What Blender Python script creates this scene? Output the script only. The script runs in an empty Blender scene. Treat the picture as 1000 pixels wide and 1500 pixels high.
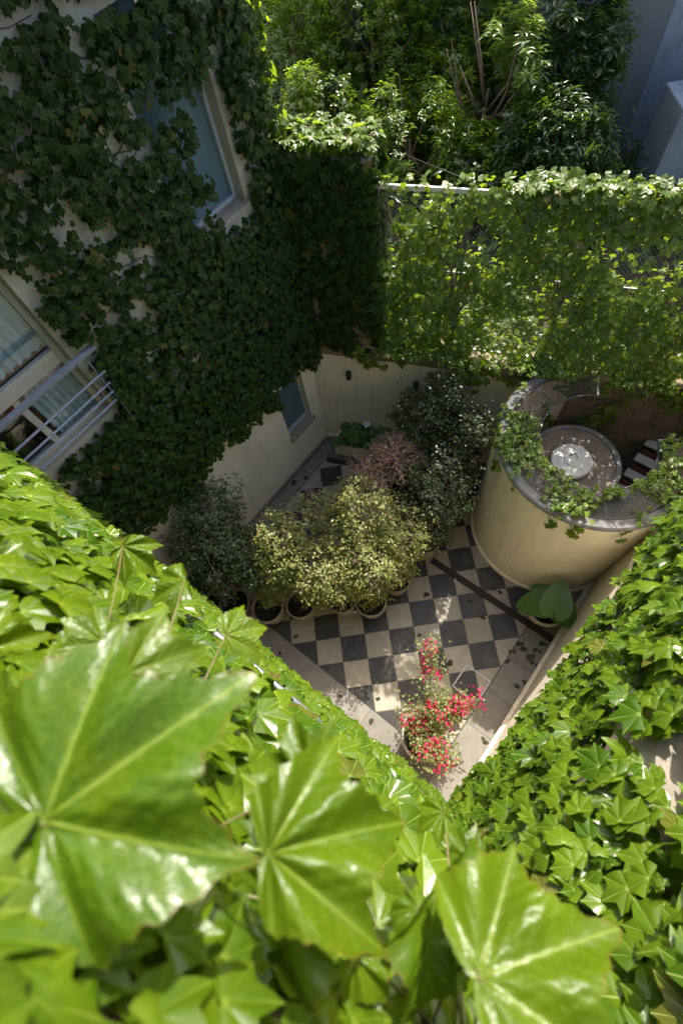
import bpy, bmesh, math, random
import numpy as np
from mathutils import Matrix, Vector

random.seed(7)
rng = np.random.default_rng(11)
SC = bpy.context.scene
COL = SC.collection
PI = math.pi

# ------------------------------------------------------------------ camera
CW = np.array([2.27951, -0.14456, 8.27549])
RW = np.array([[0.78368807, 0.61183245, -0.1072104],
               [0.52269409, -0.74281784, -0.41834501],
               [-0.33559484, 0.27181375, -0.90193868]])      # rows: right, down, forward
FPX = 740.13                                                  # focal length for a frame 1500 high
cam = bpy.data.cameras.new('camera')
cam.sensor_fit = 'VERTICAL'
cam.sensor_height = 36.0
cam.lens = 36.0 * FPX / 1500.0
cam.clip_start = 0.02
cam.clip_end = 400.0
cam.dof.use_dof = True
cam.dof.focus_distance = 5.5
cam.dof.aperture_fstop = 2.9
camo = bpy.data.objects.new('camera', cam)
COL.objects.link(camo)
m = Matrix(((RW[0, 0], -RW[1, 0], -RW[2, 0], CW[0]),
            (RW[0, 1], -RW[1, 1], -RW[2, 1], CW[1]),
            (RW[0, 2], -RW[1, 2], -RW[2, 2], CW[2]), (0, 0, 0, 1)))
camo.matrix_world = m
SC.camera = camo

# ------------------------------------------------------------------ light
SUN_A, SUN_E = 0.36, 1.21                # the light travels along (A, -1, -E)
sdir = Vector((SUN_A, -1.0, -SUN_E)).normalized()
elev = math.asin(-sdir.z)
w = bpy.data.worlds.new('World')
SC.world = w
w.use_nodes = True
nt = w.node_tree
nt.nodes.clear()
sky = nt.nodes.new('ShaderNodeTexSky')
sky.sky_type = 'NISHITA'
sky.sun_disc = False
sky.dust_density = 4.0
sky.ozone_density = 0.6
sky.sun_elevation = elev
sky.sun_rotation = math.atan2(-SUN_A, 1.0)
bg = nt.nodes.new('ShaderNodeBackground')
bg.inputs['Strength'].default_value = 0.15
wo = nt.nodes.new('ShaderNodeOutputWorld')
nt.links.new(sky.outputs[0], bg.inputs[0])
nt.links.new(bg.outputs[0], wo.inputs[0])
sl = bpy.data.lights.new('sun', 'SUN')
sl.energy = 3.3
sl.angle = math.radians(0.53)
sl.color = (1.0, 0.95, 0.86)
so = bpy.data.objects.new('sun', sl)
COL.objects.link(so)
so.rotation_euler = sdir.to_track_quat('-Z', 'Y').to_euler()
so.location = (-4, 12, 20)
SC.view_settings.view_transform = 'Standard'
SC.view_settings.look = 'None'
SC.view_settings.exposure = 1.58
SC.view_settings.gamma = 1.0
SC.view_settings.use_curve_mapping = False
SC.cycles.use_denoising = True
try:
    SC.cycles.denoiser = 'OPENIMAGEDENOISE'
except Exception:
    pass
SC.cycles.max_bounces = 8
SC.cycles.transparent_max_bounces = 8
SC.cycles.sample_clamp_indirect = 6.0
SC.cycles.caustics_reflective = False
SC.cycles.caustics_refractive = False

# ------------------------------------------------------------------ helpers: pixels and noise
def ray(x, y):
    return RW.T @ np.array([(x - 500) / FPX, (y - 750) / FPX, 1.0])
def at_z(x, y, z):
    d = ray(x, y); return CW + d * (z - CW[2]) / d[2]
def at_x(x, y, X):
    d = ray(x, y); return CW + d * (X - CW[0]) / d[0]
def at_y(x, y, Y):
    d = ray(x, y); return CW + d * (Y - CW[1]) / d[1]
def at_d(x, y, dist):
    d = ray(x, y); return CW + d * dist
def pix(P):
    q = (np.asarray(P) - CW) @ RW.T
    zz = np.where(q[:, 2] > 1e-3, q[:, 2], 1e-3)
    return 500 + FPX * q[:, 0] / zz, 750 + FPX * q[:, 1] / zz, q[:, 2]
_lat = rng.random((64, 64))
def vnoise(u, v, sc=1.0, ox=0.0):
    u = np.asarray(u) * sc + 17.3 + ox; v = np.asarray(v) * sc + 9.1 + ox * 1.7
    i = np.floor(u).astype(int); j = np.floor(v).astype(int)
    fu = u - i; fv = v - j
    fu = fu * fu * (3 - 2 * fu); fv = fv * fv * (3 - 2 * fv)
    g = lambda a, b: _lat[a % 64, b % 64]
    return (g(i, j) * (1 - fu) + g(i + 1, j) * fu) * (1 - fv) + (g(i, j + 1) * (1 - fu) + g(i + 1, j + 1) * fu) * fv
def nrm(a):
    a = np.asarray(a, float)
    return a / np.maximum(np.linalg.norm(a, axis=-1, keepdims=True), 1e-9)

# ------------------------------------------------------------------ helpers: objects
def tag(o, label=None, cat=None, group=None, kind=None):
    if label: o['label'] = label
    if cat: o['category'] = cat
    if group: o['group'] = group
    if kind: o['kind'] = kind
    return o
def thing(name, label, cat, loc=(0, 0, 0), group=None, kind=None):
    o = bpy.data.objects.new(name, None)
    o.empty_display_size = 0.1
    COL.objects.link(o)
    o.location = loc
    return tag(o, label, cat, group, kind)
def wloc(o):
    v = Vector((0, 0, 0))
    while o is not None:
        v += o.location; o = o.parent
    return v
def mesh_from(V, F, name, attrs=None, smooth=False):
    """V (n,3); F a list of faces or an (m,3) array."""
    me = bpy.data.meshes.new(name)
    V = np.asarray(V, np.float32)
    if isinstance(F, np.ndarray):
        nf = len(F)
        me.vertices.add(len(V)); me.vertices.foreach_set('co', V.ravel())
        me.loops.add(nf * 3); me.loops.foreach_set('vertex_index', F.astype(np.int32).ravel())
        me.polygons.add(nf); me.polygons.foreach_set('loop_start', np.arange(0, nf * 3, 3, dtype=np.int32))
        me.update(calc_edges=True)
    else:
        me.from_pydata([tuple(map(float, v)) for v in V], [], [tuple(map(int, f)) for f in F])
        me.update()
    if smooth:
        me.polygons.foreach_set('use_smooth', [True] * len(me.polygons))
    if attrs:
        for k, a in attrs.items():
            at = me.attributes.new(k, 'FLOAT', 'POINT')
            at.data.foreach_set('value', np.asarray(a, np.float32))
    return me
def put(name, V, F, mat, parent=None, smooth=False, attrs=None, bevel=0, base=False, label=None, cat=None, group=None, kind=None):
    V = np.asarray(V, float)
    lo, hi = V.min(0), V.max(0)
    c = (lo + hi) / 2
    if base: c[2] = lo[2]
    me = mesh_from(V - c, F, name, attrs, smooth)
    o = bpy.data.objects.new(name, me)
    COL.objects.link(o)
    if mat is not None: me.materials.append(mat)
    pl = Vector((0, 0, 0))
    if parent is not None:
        o.parent = parent; pl = wloc(parent)
    o.location = Vector(c) - pl
    if bevel:
        b = o.modifiers.new('bevel', 'BEVEL'); b.width = bevel; b.segments = 2; b.limit_method = 'ANGLE'
    return tag(o, label, cat, group, kind)
class G:
    """collects simple shapes of ONE part"""
    def __init__(s): s.V = []; s.F = []
    def add(s, V, F):
        n = len(s.V); s.V += [tuple(v) for v in V]; s.F += [tuple(i + n for i in f) for f in F]; return s
    def box(s, lo, hi):
        x0, y0, z0 = lo; x1, y1, z1 = hi
        V = [(x0, y0, z0), (x1, y0, z0), (x1, y1, z0), (x0, y1, z0), (x0, y0, z1), (x1, y0, z1), (x1, y1, z1), (x0, y1, z1)]
        return s.add(V, [(3, 2, 1, 0), (4, 5, 6, 7), (0, 1, 5, 4), (1, 2, 6, 5), (2, 3, 7, 6), (3, 0, 4, 7)])
    def obox(s, o, ax, ay, az):
        """box from corner o along three edge vectors"""
        o, ax, ay, az = map(lambda q: np.asarray(q, float), (o, ax, ay, az))
        if np.dot(np.cross(ax, ay), az) < 0: ax, ay = ay, ax
        V = [o, o + ax, o + ax + ay, o + ay]; V += [v + az for v in V]
        return s.add(V, [(3, 2, 1, 0), (4, 5, 6, 7), (0, 1, 5, 4), (1, 2, 6, 5), (2, 3, 7, 6), (3, 0, 4, 7)])
    def prism(s, poly, z0, z1):
        n = len(poly)
        a = sum(poly[i][0] * poly[(i + 1) % n][1] - poly[(i + 1) % n][0] * poly[i][1] for i in range(n))
        if a < 0: poly = poly[::-1]
        V = [(p[0], p[1], z0) for p in poly] + [(p[0], p[1], z1) for p in poly]
        return s.add(V, [tuple(range(n - 1, -1, -1)), tuple(range(n, 2 * n))] + [(i, (i + 1) % n, n + (i + 1) % n, n + i) for i in range(n)])
    def tube(s, pts, r, n=6, cap=True):
        pts = [np.asarray(p, float) for p in pts]
        rs = r if hasattr(r, '__len__') else [r] * len(pts)
        V = []; F = []
        ref = np.array([0.31, 0.17, 0.93])
        for i, p in enumerate(pts):
            t = nrm(pts[min(i + 1, len(pts) - 1)] - pts[max(i - 1, 0)])
            u = np.cross(t, ref)
            if np.linalg.norm(u) < 1e-3: u = np.cross(t, (1, 0, 0))
            u = nrm(u); v = np.cross(t, u)
            for k in range(n):
                a = 2 * PI * k / n
                V.append(p + rs[i] * (math.cos(a) * u + math.sin(a) * v))
        for i in range(len(pts) - 1):
            for k in range(n):
                F.append((i * n + k, i * n + (k + 1) % n, (i + 1) * n + (k + 1) % n, (i + 1) * n + k))
        if cap:
            F.append(tuple(range(n - 1, -1, -1))); m_ = (len(pts) - 1) * n
            F.append(tuple(range(m_, m_ + n)))
        return s.add(V, F)
    def lathe(s, prof, c=(0, 0, 0), n=32, a0=0.0, a1=2 * PI):
        """profile of (r, z) turned about a vertical axis; closed when the span is a full turn"""
        full = abs(a1 - a0) > 2 * PI - 1e-6
        m_ = n if full else n + 1
        V = []; F = []
        for r, z in prof:
            for k in range(m_):
                a = a0 + (a1 - a0) * k / n
                V.append((c[0] + r * math.cos(a), c[1] + r * math.sin(a), c[2] + z))
        for i in range(len(prof) - 1):
            for k in range(n):
                k2 = (k + 1) % m_
                F.append((i * m_ + k, i * m_ + k2, (i + 1) * m_ + k2, (i + 1) * m_ + k))
        return s.add(V, F)
    def put(s, name, mat, parent=None, **k): return put(name, np.array(s.V), s.F, mat, parent, **k)

# ------------------------------------------------------------------ materials
def new_mat(name):
    m_ = bpy.data.materials.new(name); m_.use_nodes = True
    t = m_.node_tree; t.nodes.clear()
    out = t.nodes.new('ShaderNodeOutputMaterial')
    return m_, t, out
def N(t, kind, **inp):
    n = t.nodes.new(kind)
    for k, v in inp.items():
        k2 = k.replace('_', ' ')
        if k2 in n.inputs: n.inputs[k2].default_value = v
        else: setattr(n, k, v)
    return n
def mathn(t, op, a, b=None, clamp=False):
    n = t.nodes.new('ShaderNodeMath'); n.operation = op; n.use_clamp = clamp
    for i, v in enumerate((a, b)):
        if v is None: continue
        if isinstance(v, (int, float)): n.inputs[i].default_value = v
        else: t.links.new(v, n.inputs[i])
    return n.outputs[0]
def mixc(t, f, a, b, mode='MIX'):
    n = t.nodes.new('ShaderNodeMix'); n.data_type = 'RGBA'; n.blend_type = mode
    for i, v in ((0, f), (6, a), (7, b)):
        if isinstance(v, (int, float)): n.inputs[i].default_value = v
        elif isinstance(v, tuple): n.inputs[i].default_value = (*v[:3], 1)
        else: t.links.new(v, n.inputs[i])
    return n.outputs[2]
def ramp(t, f, p0, p1):
    n = t.nodes.new('ShaderNodeMapRange'); n.inputs[1].default_value = p0; n.inputs[2].default_value = p1
    t.links.new(f, n.inputs[0]); return n.outputs[0]
def pos(t): return t.nodes.new('ShaderNodeNewGeometry').outputs['Position']
def noise(t, sc, det=4.0, rough=0.55, vec=None, stretch=None):
    n = N(t, 'ShaderNodeTexNoise', Scale=sc, Detail=det, Roughness=rough)
    v = vec if vec is not None else pos(t)
    if stretch:
        mp = t.nodes.new('ShaderNodeMapping'); mp.inputs['Scale'].default_value = stretch
        t.links.new(v, mp.inputs[0]); v = mp.outputs[0]
    t.links.new(v, n.inputs['Vector'])
    return n.outputs[0]
def bsdf(t, out, col, rough=0.6, spec=0.4, metal=0.0, bump=None, bd=0.01, bs=0.4):
    b = N(t, 'ShaderNodeBsdfPrincipled')
    for k, v in (('Base Color', col), ('Roughness', rough), ('Metallic', metal), ('Specular IOR Level', spec)):
        if isinstance(v, (int, float)): b.inputs[k].default_value = v
        elif isinstance(v, tuple): b.inputs[k].default_value = (*v[:3], 1)
        else: t.links.new(v, b.inputs[k])
    if bump is not None:
        bp = N(t, 'ShaderNodeBump', Strength=bs, Distance=bd)
        t.links.new(bump, bp.inputs['Height']); t.links.new(bp.outputs[0], b.inputs['Normal'])
    t.links.new(b.outputs[0], out.inputs[0])
    return b
def plaster(name, c, c2, stain, sc=3.0, grain=90.0, bs=0.25, streak=True, amt=0.5):
    """painted render: soft blotches, rain streaks, fine grain"""
    m_, t, o = new_mat(name)
    n1 = noise(t, sc, 5.0)
    col = mixc(t, ramp(t, n1, 0.35, 0.7), c, c2)
    if streak:
        n2 = noise(t, 2.2, 6.0, 0.65, stretch=(3.2, 3.2, 0.35))
        col = mixc(t, mathn(t, 'MULTIPLY', ramp(t, n2, 0.52, 0.78), amt), col, stain)
    n4 = noise(t, 11.0, 6.0, 0.7)
    col = mixc(t, mathn(t, 'MULTIPLY', ramp(t, n4, 0.58, 0.75), amt * 0.6), col, stain)
    n3 = noise(t, grain, 3.0)
    bsdf(t, o, col, 0.82, 0.25, bump=mathn(t, 'ADD', mathn(t, 'MULTIPLY', n3, 0.35), n1), bd=0.006, bs=bs)
    return m_
def simple(name, c, c2=None, rough=0.6, sc=8.0, metal=0.0, spec=0.4, bump=0.2, grain=60.0, obj_var=0.0):
    m_, t, o = new_mat(name)
    n1 = noise(t, sc, 5.0)
    col = mixc(t, ramp(t, n1, 0.3, 0.72), c, c2 or tuple(x * 0.7 for x in c))
    if obj_var:
        col = mixc(t, mathn(t, 'MULTIPLY', ramp(t, noise(t, 1.7, 6.0, 0.7), 0.48, 0.72), 0.45), col, (0.16, 0.14, 0.115))
        col = mixc(t, mathn(t, 'MULTIPLY', ramp(t, noise(t, 38.0, 3.0, 0.6), 0.66, 0.74), 0.5), col, (0.09, 0.08, 0.065))
        oi = t.nodes.new('ShaderNodeObjectInfo')
        v = mathn(t, 'ADD', mathn(t, 'MULTIPLY', oi.outputs['Random'], obj_var), 1.0 - obj_var / 2)
        hs = N(t, 'ShaderNodeHueSaturation'); t.links.new(v, hs.inputs['Value']); t.links.new(col, hs.inputs['Color']); col = hs.outputs[0]
    bsdf(t, o, col, rough, spec, metal, bump=noise(t, grain, 3.0), bd=0.004, bs=bump)
    return m_
def leafmat(name, a, b, trans, tr=0.35, rough=0.35, vein=None, spec=0.5, edge=None, sat_noise=4.0, net=False):
    """leaf: colour varies leaf by leaf, veins from the mesh, light comes through the blade"""
    m_, t, o = new_mat(name)
    ge = t.nodes.new('ShaderNodeNewGeometry'); oi = t.nodes.new('ShaderNodeObjectInfo')
    r = mathn(t, 'FRACT', mathn(t, 'ADD', ge.outputs['Random Per Island'], oi.outputs['Random']))
    col = mixc(t, r, a, b)
    col = mixc(t, mathn(t, 'MULTIPLY', ramp(t, noise(t, sat_noise, 2.0), 0.4, 0.7), 0.5), col, tuple(x * 0.62 for x in a))
    r2 = mathn(t, 'FRACT', mathn(t, 'MULTIPLY', r, 7.31))
    if edge:
        col = mixc(t, mathn(t, 'MULTIPLY', ramp(t, r2, 0.965, 0.985), 0.8), col, edge)
    if vein:
        col = mixc(t, mathn(t, 'MULTIPLY', ramp(t, noise(t, 9.0, 4.0, 0.6), 0.5, 0.72), 0.45), col, (b[0] * 1.25, b[1] * 1.05, b[2]))
        col = mixc(t, mathn(t, 'MULTIPLY', ramp(t, noise(t, 70.0, 2.0, 0.5), 0.74, 0.80), 0.55), col, (0.16, 0.10, 0.03))
    if vein:
        at = N(t, 'ShaderNodeAttribute', attribute_name='vein')
        vf = ramp(t, at.outputs['Fac'], 0.45, 0.95)
        col = mixc(t, mathn(t, 'MULTIPLY', vf, 0.75), col, vein)
        rim = N(t, 'ShaderNodeAttribute', attribute_name='rim')
        col = mixc(t, mathn(t, 'MULTIPLY', ramp(t, rim.outputs['Fac'], 0.25, 0.9), mathn(t, 'MULTIPLY', ramp(t, noise(t, 30.0, 3.0), 0.38, 0.6), 0.85)), col, (0.13, 0.055, 0.015))
    bh = noise(t, 55.0 if vein else 90.0, 3.0); bdist, bstr = 0.004, 0.18
    if net:                                            # fine net of veinlets between the side veins
        tc = t.nodes.new('ShaderNodeTexCoord')
        wp = N(t, 'ShaderNodeTexNoise', Scale=9.0, Detail=2.0); t.links.new(tc.outputs['Object'], wp.inputs['Vector'])
        ad = t.nodes.new('ShaderNodeVectorMath'); ad.operation = 'MULTIPLY_ADD'; ad.inputs[1].default_value = (.06, .06, .06)
        t.links.new(wp.outputs['Color'], ad.inputs[0]); t.links.new(tc.outputs['Object'], ad.inputs[2])
        vo = N(t, 'ShaderNodeTexVoronoi', Scale=26.0); vo.feature = 'DISTANCE_TO_EDGE'; t.links.new(ad.outputs[0], vo.inputs['Vector'])
        ed = ramp(t, vo.outputs['Distance'], 0.0, 0.16)
        col = mixc(t, mathn(t, 'MULTIPLY', mathn(t, 'SUBTRACT', 1.0, ed, True), 0.20), col, vein)
        bh = mathn(t, 'ADD', ed, mathn(t, 'MULTIPLY', bh, 0.6)); bdist, bstr = 0.0016, 0.12
    p = bsdf(t, o, col, rough, spec, bump=bh, bd=bdist, bs=bstr)
    tl = N(t, 'ShaderNodeBsdfTranslucent')
    t.links.new(mixc(t, r, trans, tuple(x * 0.8 for x in trans)), tl.inputs[0])
    mx = N(t, 'ShaderNodeMixShader', Fac=tr)
    t.links.new(p.outputs[0], mx.inputs[1]); t.links.new(tl.outputs[0], mx.inputs[2]); t.links.new(mx.outputs[0], o.inputs[0])
    return m_
def glassmat(name, tint=(0.8, 0.88, 0.9), refl=1.45):
    m_, t, o = new_mat(name)
    tr = N(t, 'ShaderNodeBsdfTransparent'); tr.inputs[0].default_value = (*tint, 1)
    gl = N(t, 'ShaderNodeBsdfGlossy', Roughness=0.02)
    ge = t.nodes.new('ShaderNodeNewGeometry'); dp = t.nodes.new('ShaderNodeVectorMath'); dp.operation = 'DOT_PRODUCT'
    t.links.new(ge.outputs['Normal'], dp.inputs[0]); t.links.new(ge.outputs['Incoming'], dp.inputs[1])
    c_ = mathn(t, 'SUBTRACT', 1.0, mathn(t, 'ABSOLUTE', dp.outputs['Value']))
    f = mathn(t, 'ADD', mathn(t, 'MULTIPLY', mathn(t, 'POWER', c_, 5.0), 0.9), 0.05, True)
    mx = N(t, 'ShaderNodeMixShader'); t.links.new(f, mx.inputs[0]); t.links.new(tr.outputs[0], mx.inputs[1]); t.links.new(gl.outputs[0], mx.inputs[2])
    t.links.new(mx.outputs[0], o.inputs[0])
    return m_

M = {}
M['cream'] = plaster('cream_render', (0.84, 0.755, 0.59), (0.76, 0.675, 0.52), (0.48, 0.42, 0.32), 1.9, 110, 0.25, True, 0.62)
M['upper'] = plaster('upper_render', (0.50, 0.46, 0.38), (0.42, 0.38, 0.31), (0.25, 0.22, 0.17), 2.4, 80, 0.3, True, 0.6)
M['stone'] = plaster('stained_shaded_wall', (0.27, 0.22, 0.155), (0.17, 0.135, 0.095), (0.065, 0.052, 0.036), 4.5, 60, 0.6, True, 0.9)
M['concrete'] = plaster('old_concrete', (0.19, 0.185, 0.175), (0.115, 0.112, 0.105), (0.045, 0.044, 0.04), 5.0, 70, 0.5, False, 0.9)
M['shade_blue_wall'] = plaster('weathered_wall', (0.28, 0.32, 0.36), (0.21, 0.245, 0.28), (0.10, 0.11, 0.13), 2.2, 40, 0.5, True, 0.9)  # weathered grey wall, blue cast of its shade put into the colour
M['grey_wall'] = plaster('grey_render', (0.20, 0.22, 0.22), (0.17, 0.19, 0.19), (0.16, 0.18, 0.17), 1.4, 60, 0.2, True, 0.5)
M['tile_light'] = simple('light_tile', (0.345, 0.305, 0.24), (0.27, 0.24, 0.185), 0.55, 9.0, grain=30, bump=0.1, obj_var=0.16)
M['tile_dark'] = simple('dark_tile', (0.022, 0.020, 0.018), (0.040, 0.036, 0.032), 0.5, 11.0, grain=30, bump=0.1, obj_var=0.3)
M['paving'] = simple('border_paving', (0.22, 0.20, 0.17), (0.165, 0.15, 0.128), 0.7, 6.0, grain=50, bump=0.2, obj_var=0.12)
M['grout'] = simple('grout', (0.20, 0.18, 0.15), (0.10, 0.09, 0.075), 0.9)
M['soil'] = simple('soil', (0.035, 0.024, 0.016), (0.015, 0.011, 0.008), 0.95, 25.0, grain=70, bump=1.0)
M['ground'] = simple('earth', (0.06, 0.05, 0.033), (0.03, 0.028, 0.018), 0.95, 3.0, grain=20, bump=0.8)
M['rust'] = simple('rusty_iron', (0.050, 0.030, 0.020), (0.028, 0.018, 0.013), 0.7, 30.0, metal=0.2, bump=0.5)
M['steel'] = simple('brushed_steel', (0.55, 0.56, 0.58), (0.42, 0.43, 0.45), 0.28, 20.0, metal=0.9, bump=0.05)
M['wire'] = simple('weathered_wire', (0.13, 0.13, 0.125), (0.08, 0.075, 0.07), 0.6, 25.0, metal=0.4, bump=0.1)
M['galv'] = simple('galvanised_metal', (0.42, 0.43, 0.43), (0.30, 0.30, 0.30), 0.5, 25.0, metal=0.6, bump=0.15)
M['paint_rail'] = simple('blue_grey_paint', (0.20, 0.23, 0.29), (0.15, 0.18, 0.23), 0.4, 20.0)
M['white_rail'] = simple('white_paint', (0.75, 0.73, 0.68), (0.60, 0.57, 0.52), 0.5, 14.0)
M['frame'] = simple('window_frame_paint', (0.55, 0.53, 0.47), (0.45, 0.43, 0.38), 0.45, 10.0)
M['frame_grey'] = simple('aluminium_frame', (0.45, 0.48, 0.50), (0.38, 0.41, 0.43), 0.4, 10.0)
M['black'] = simple('black_metal', (0.015, 0.015, 0.015), (0.03, 0.028, 0.025), 0.45, 20.0)
M['pot'] = simple('cement_pot', (0.36, 0.31, 0.25), (0.24, 0.20, 0.16), 0.8, 9.0, grain=40, bump=0.4, obj_var=0.2)
M['pot_white'] = simple('whitewashed_pot', (0.55, 0.50, 0.43), (0.42, 0.37, 0.31), 0.8, 8.0, grain=40, bump=0.4)
M['bark'] = simple('bark', (0.16, 0.115, 0.08), (0.07, 0.05, 0.035), 0.85, 30.0, grain=50, bump=0.8)
M['vine_bark'] = simple('vine_bark', (0.10, 0.075, 0.055), (0.05, 0.038, 0.028), 0.85, 30.0, bump=0.6)
M['twig'] = simple('dry_twig', (0.46, 0.34, 0.28), (0.32, 0.21, 0.16), 0.8, 30.0)
M['red_twig'] = simple('reddish_twig', (0.52, 0.33, 0.27), (0.38, 0.21, 0.16), 0.8, 30.0)
M['clay'] = simple('mossy_clay', (0.34, 0.26, 0.21), (0.20, 0.15, 0.12), 0.85, 18.0, grain=45, bump=0.9)
M['coping'] = simple('worn_stone', (0.36, 0.31, 0.25), (0.22, 0.185, 0.15), 0.85, 14.0, grain=40, bump=0.8)
M['lid'] = simple('pale_cement', (0.66, 0.64, 0.60), (0.48, 0.46, 0.42), 0.6, 16.0, bump=0.3)
M['tank'] = simple('brown_cement', (0.26, 0.20, 0.15), (0.15, 0.12, 0.095), 0.8, 7.0, bump=0.5)
M['petiole'] = simple('petiole', (0.12, 0.14, 0.04), (0.13, 0.075, 0.04), 0.5, 8.0)
M['glass'] = glassmat('window_glass')
M['dark_room'] = simple('dark_interior', (0.05, 0.02, 0.014), (0.025, 0.012, 0.01), 0.7, 3.0)
M['curtain'] = simple('lace_curtain', (0.72, 0.74, 0.78), (0.52, 0.55, 0.60), 0.9, 14.0)
M['pane_reflection'] = simple('painted_sky_reflection', (0.33, 0.36, 0.39), (0.29, 0.32, 0.35), 0.5, 3.0)  # panel colour stands in for sky reflected in the upper pane
M['pane_reflection_dim'] = simple('painted_dim_reflection', (0.30, 0.35, 0.36), (0.26, 0.31, 0.32), 0.4, 3.0)  # duller panel colour standing in for the ground floor pane's reflection
M['blue_paint'] = simple('pale_blue_paint', (0.42, 0.52, 0.62), (0.36, 0.45, 0.55), 0.4, 6.0)
M['red_cover'] = simple('brick_paint', (0.16, 0.045, 0.025), (0.09, 0.03, 0.02), 0.7, 8.0)
M['white_flower'] = simple('white_petal', (0.80, 0.79, 0.74), (0.70, 0.69, 0.62), 0.5, 10.0)
M['ivy_shade_tone'] = leafmat('ivy_shade_in_colour', (0.012, 0.027, 0.005), (0.030, 0.052, 0.008), (0.12, 0.22, 0.01), 0.22, 0.55, (0.045, 0.08, 0.02), 0.10, (0.13, 0.10, 0.02))  # shaded copy of the ivy: darkness of the shade put into its colour
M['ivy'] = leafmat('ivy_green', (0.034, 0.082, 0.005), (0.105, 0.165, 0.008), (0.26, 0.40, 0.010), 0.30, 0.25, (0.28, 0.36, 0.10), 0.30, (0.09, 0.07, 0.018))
M['ivy_fence'] = leafmat('ivy_fence', (0.055, 0.105, 0.014), (0.130, 0.185, 0.022), (0.33, 0.46, 0.025), 0.44, 0.33, None, 0.4, (0.16, 0.10, 0.03))
M['ivy_near'] = leafmat('ivy_near', (0.032, 0.076, 0.002), (0.072, 0.114, 0.002), (0.26, 0.36, 0.003), 0.24, 0.27, (0.17, 0.22, 0.025), 0.26, None, 14.0, net=True)
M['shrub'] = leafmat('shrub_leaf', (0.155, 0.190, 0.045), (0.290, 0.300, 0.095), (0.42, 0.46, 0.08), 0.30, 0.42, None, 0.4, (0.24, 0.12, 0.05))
M['shrub_shade_tone'] = leafmat('shrub_leaf_shade_tone', (0.042, 0.078, 0.024), (0.075, 0.115, 0.036), (0.12, 0.18, 0.04), 0.25, 0.4, None, 0.4, (0.10, 0.05, 0.02))  # darker copy of the shrub leaf, shade put into its colour
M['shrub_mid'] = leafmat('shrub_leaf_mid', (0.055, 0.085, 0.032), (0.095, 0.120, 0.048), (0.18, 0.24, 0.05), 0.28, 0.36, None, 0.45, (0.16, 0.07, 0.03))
M['tree_leaf'] = leafmat('tree_leaf', (0.050, 0.095, 0.016), (0.105, 0.160, 0.024), (0.36, 0.52, 0.03), 0.46, 0.22, None, 0.55)
M['tree_dark'] = leafmat('tree_leaf_dark', (0.026, 0.060, 0.016), (0.048, 0.090, 0.022), (0.18, 0.32, 0.02), 0.36, 0.26, None, 0.5)
M['tree_light'] = leafmat('tree_leaf_light', (0.095, 0.155, 0.040), (0.160, 0.210, 0.060), (0.40, 0.55, 0.06), 0.42, 0.24, None, 0.55)
M['big_leaf'] = leafmat('elephant_ear_leaf', (0.075, 0.170, 0.030), (0.100, 0.200, 0.040), (0.14, 0.30, 0.02), 0.25, 0.38, (0.13, 0.22, 0.06), 0.45)
M['boug_leaf'] = leafmat('bougainvillea_leaf', (0.130, 0.190, 0.045), (0.260, 0.260, 0.090), (0.30, 0.30, 0.06), 0.3, 0.45, None, 0.4)
M['boug_flower'] = leafmat('bougainvillea_bract', (0.42, 0.010, 0.055), (0.60, 0.06, 0.15), (0.60, 0.02, 0.09), 0.3, 0.6, None, 0.2)
M['dry_leaf'] = leafmat('fallen_leaf', (0.030, 0.045, 0.012), (0.055, 0.040, 0.016), (0.05, 0.06, 0.01), 0.1, 0.6, None, 0.3)

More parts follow.
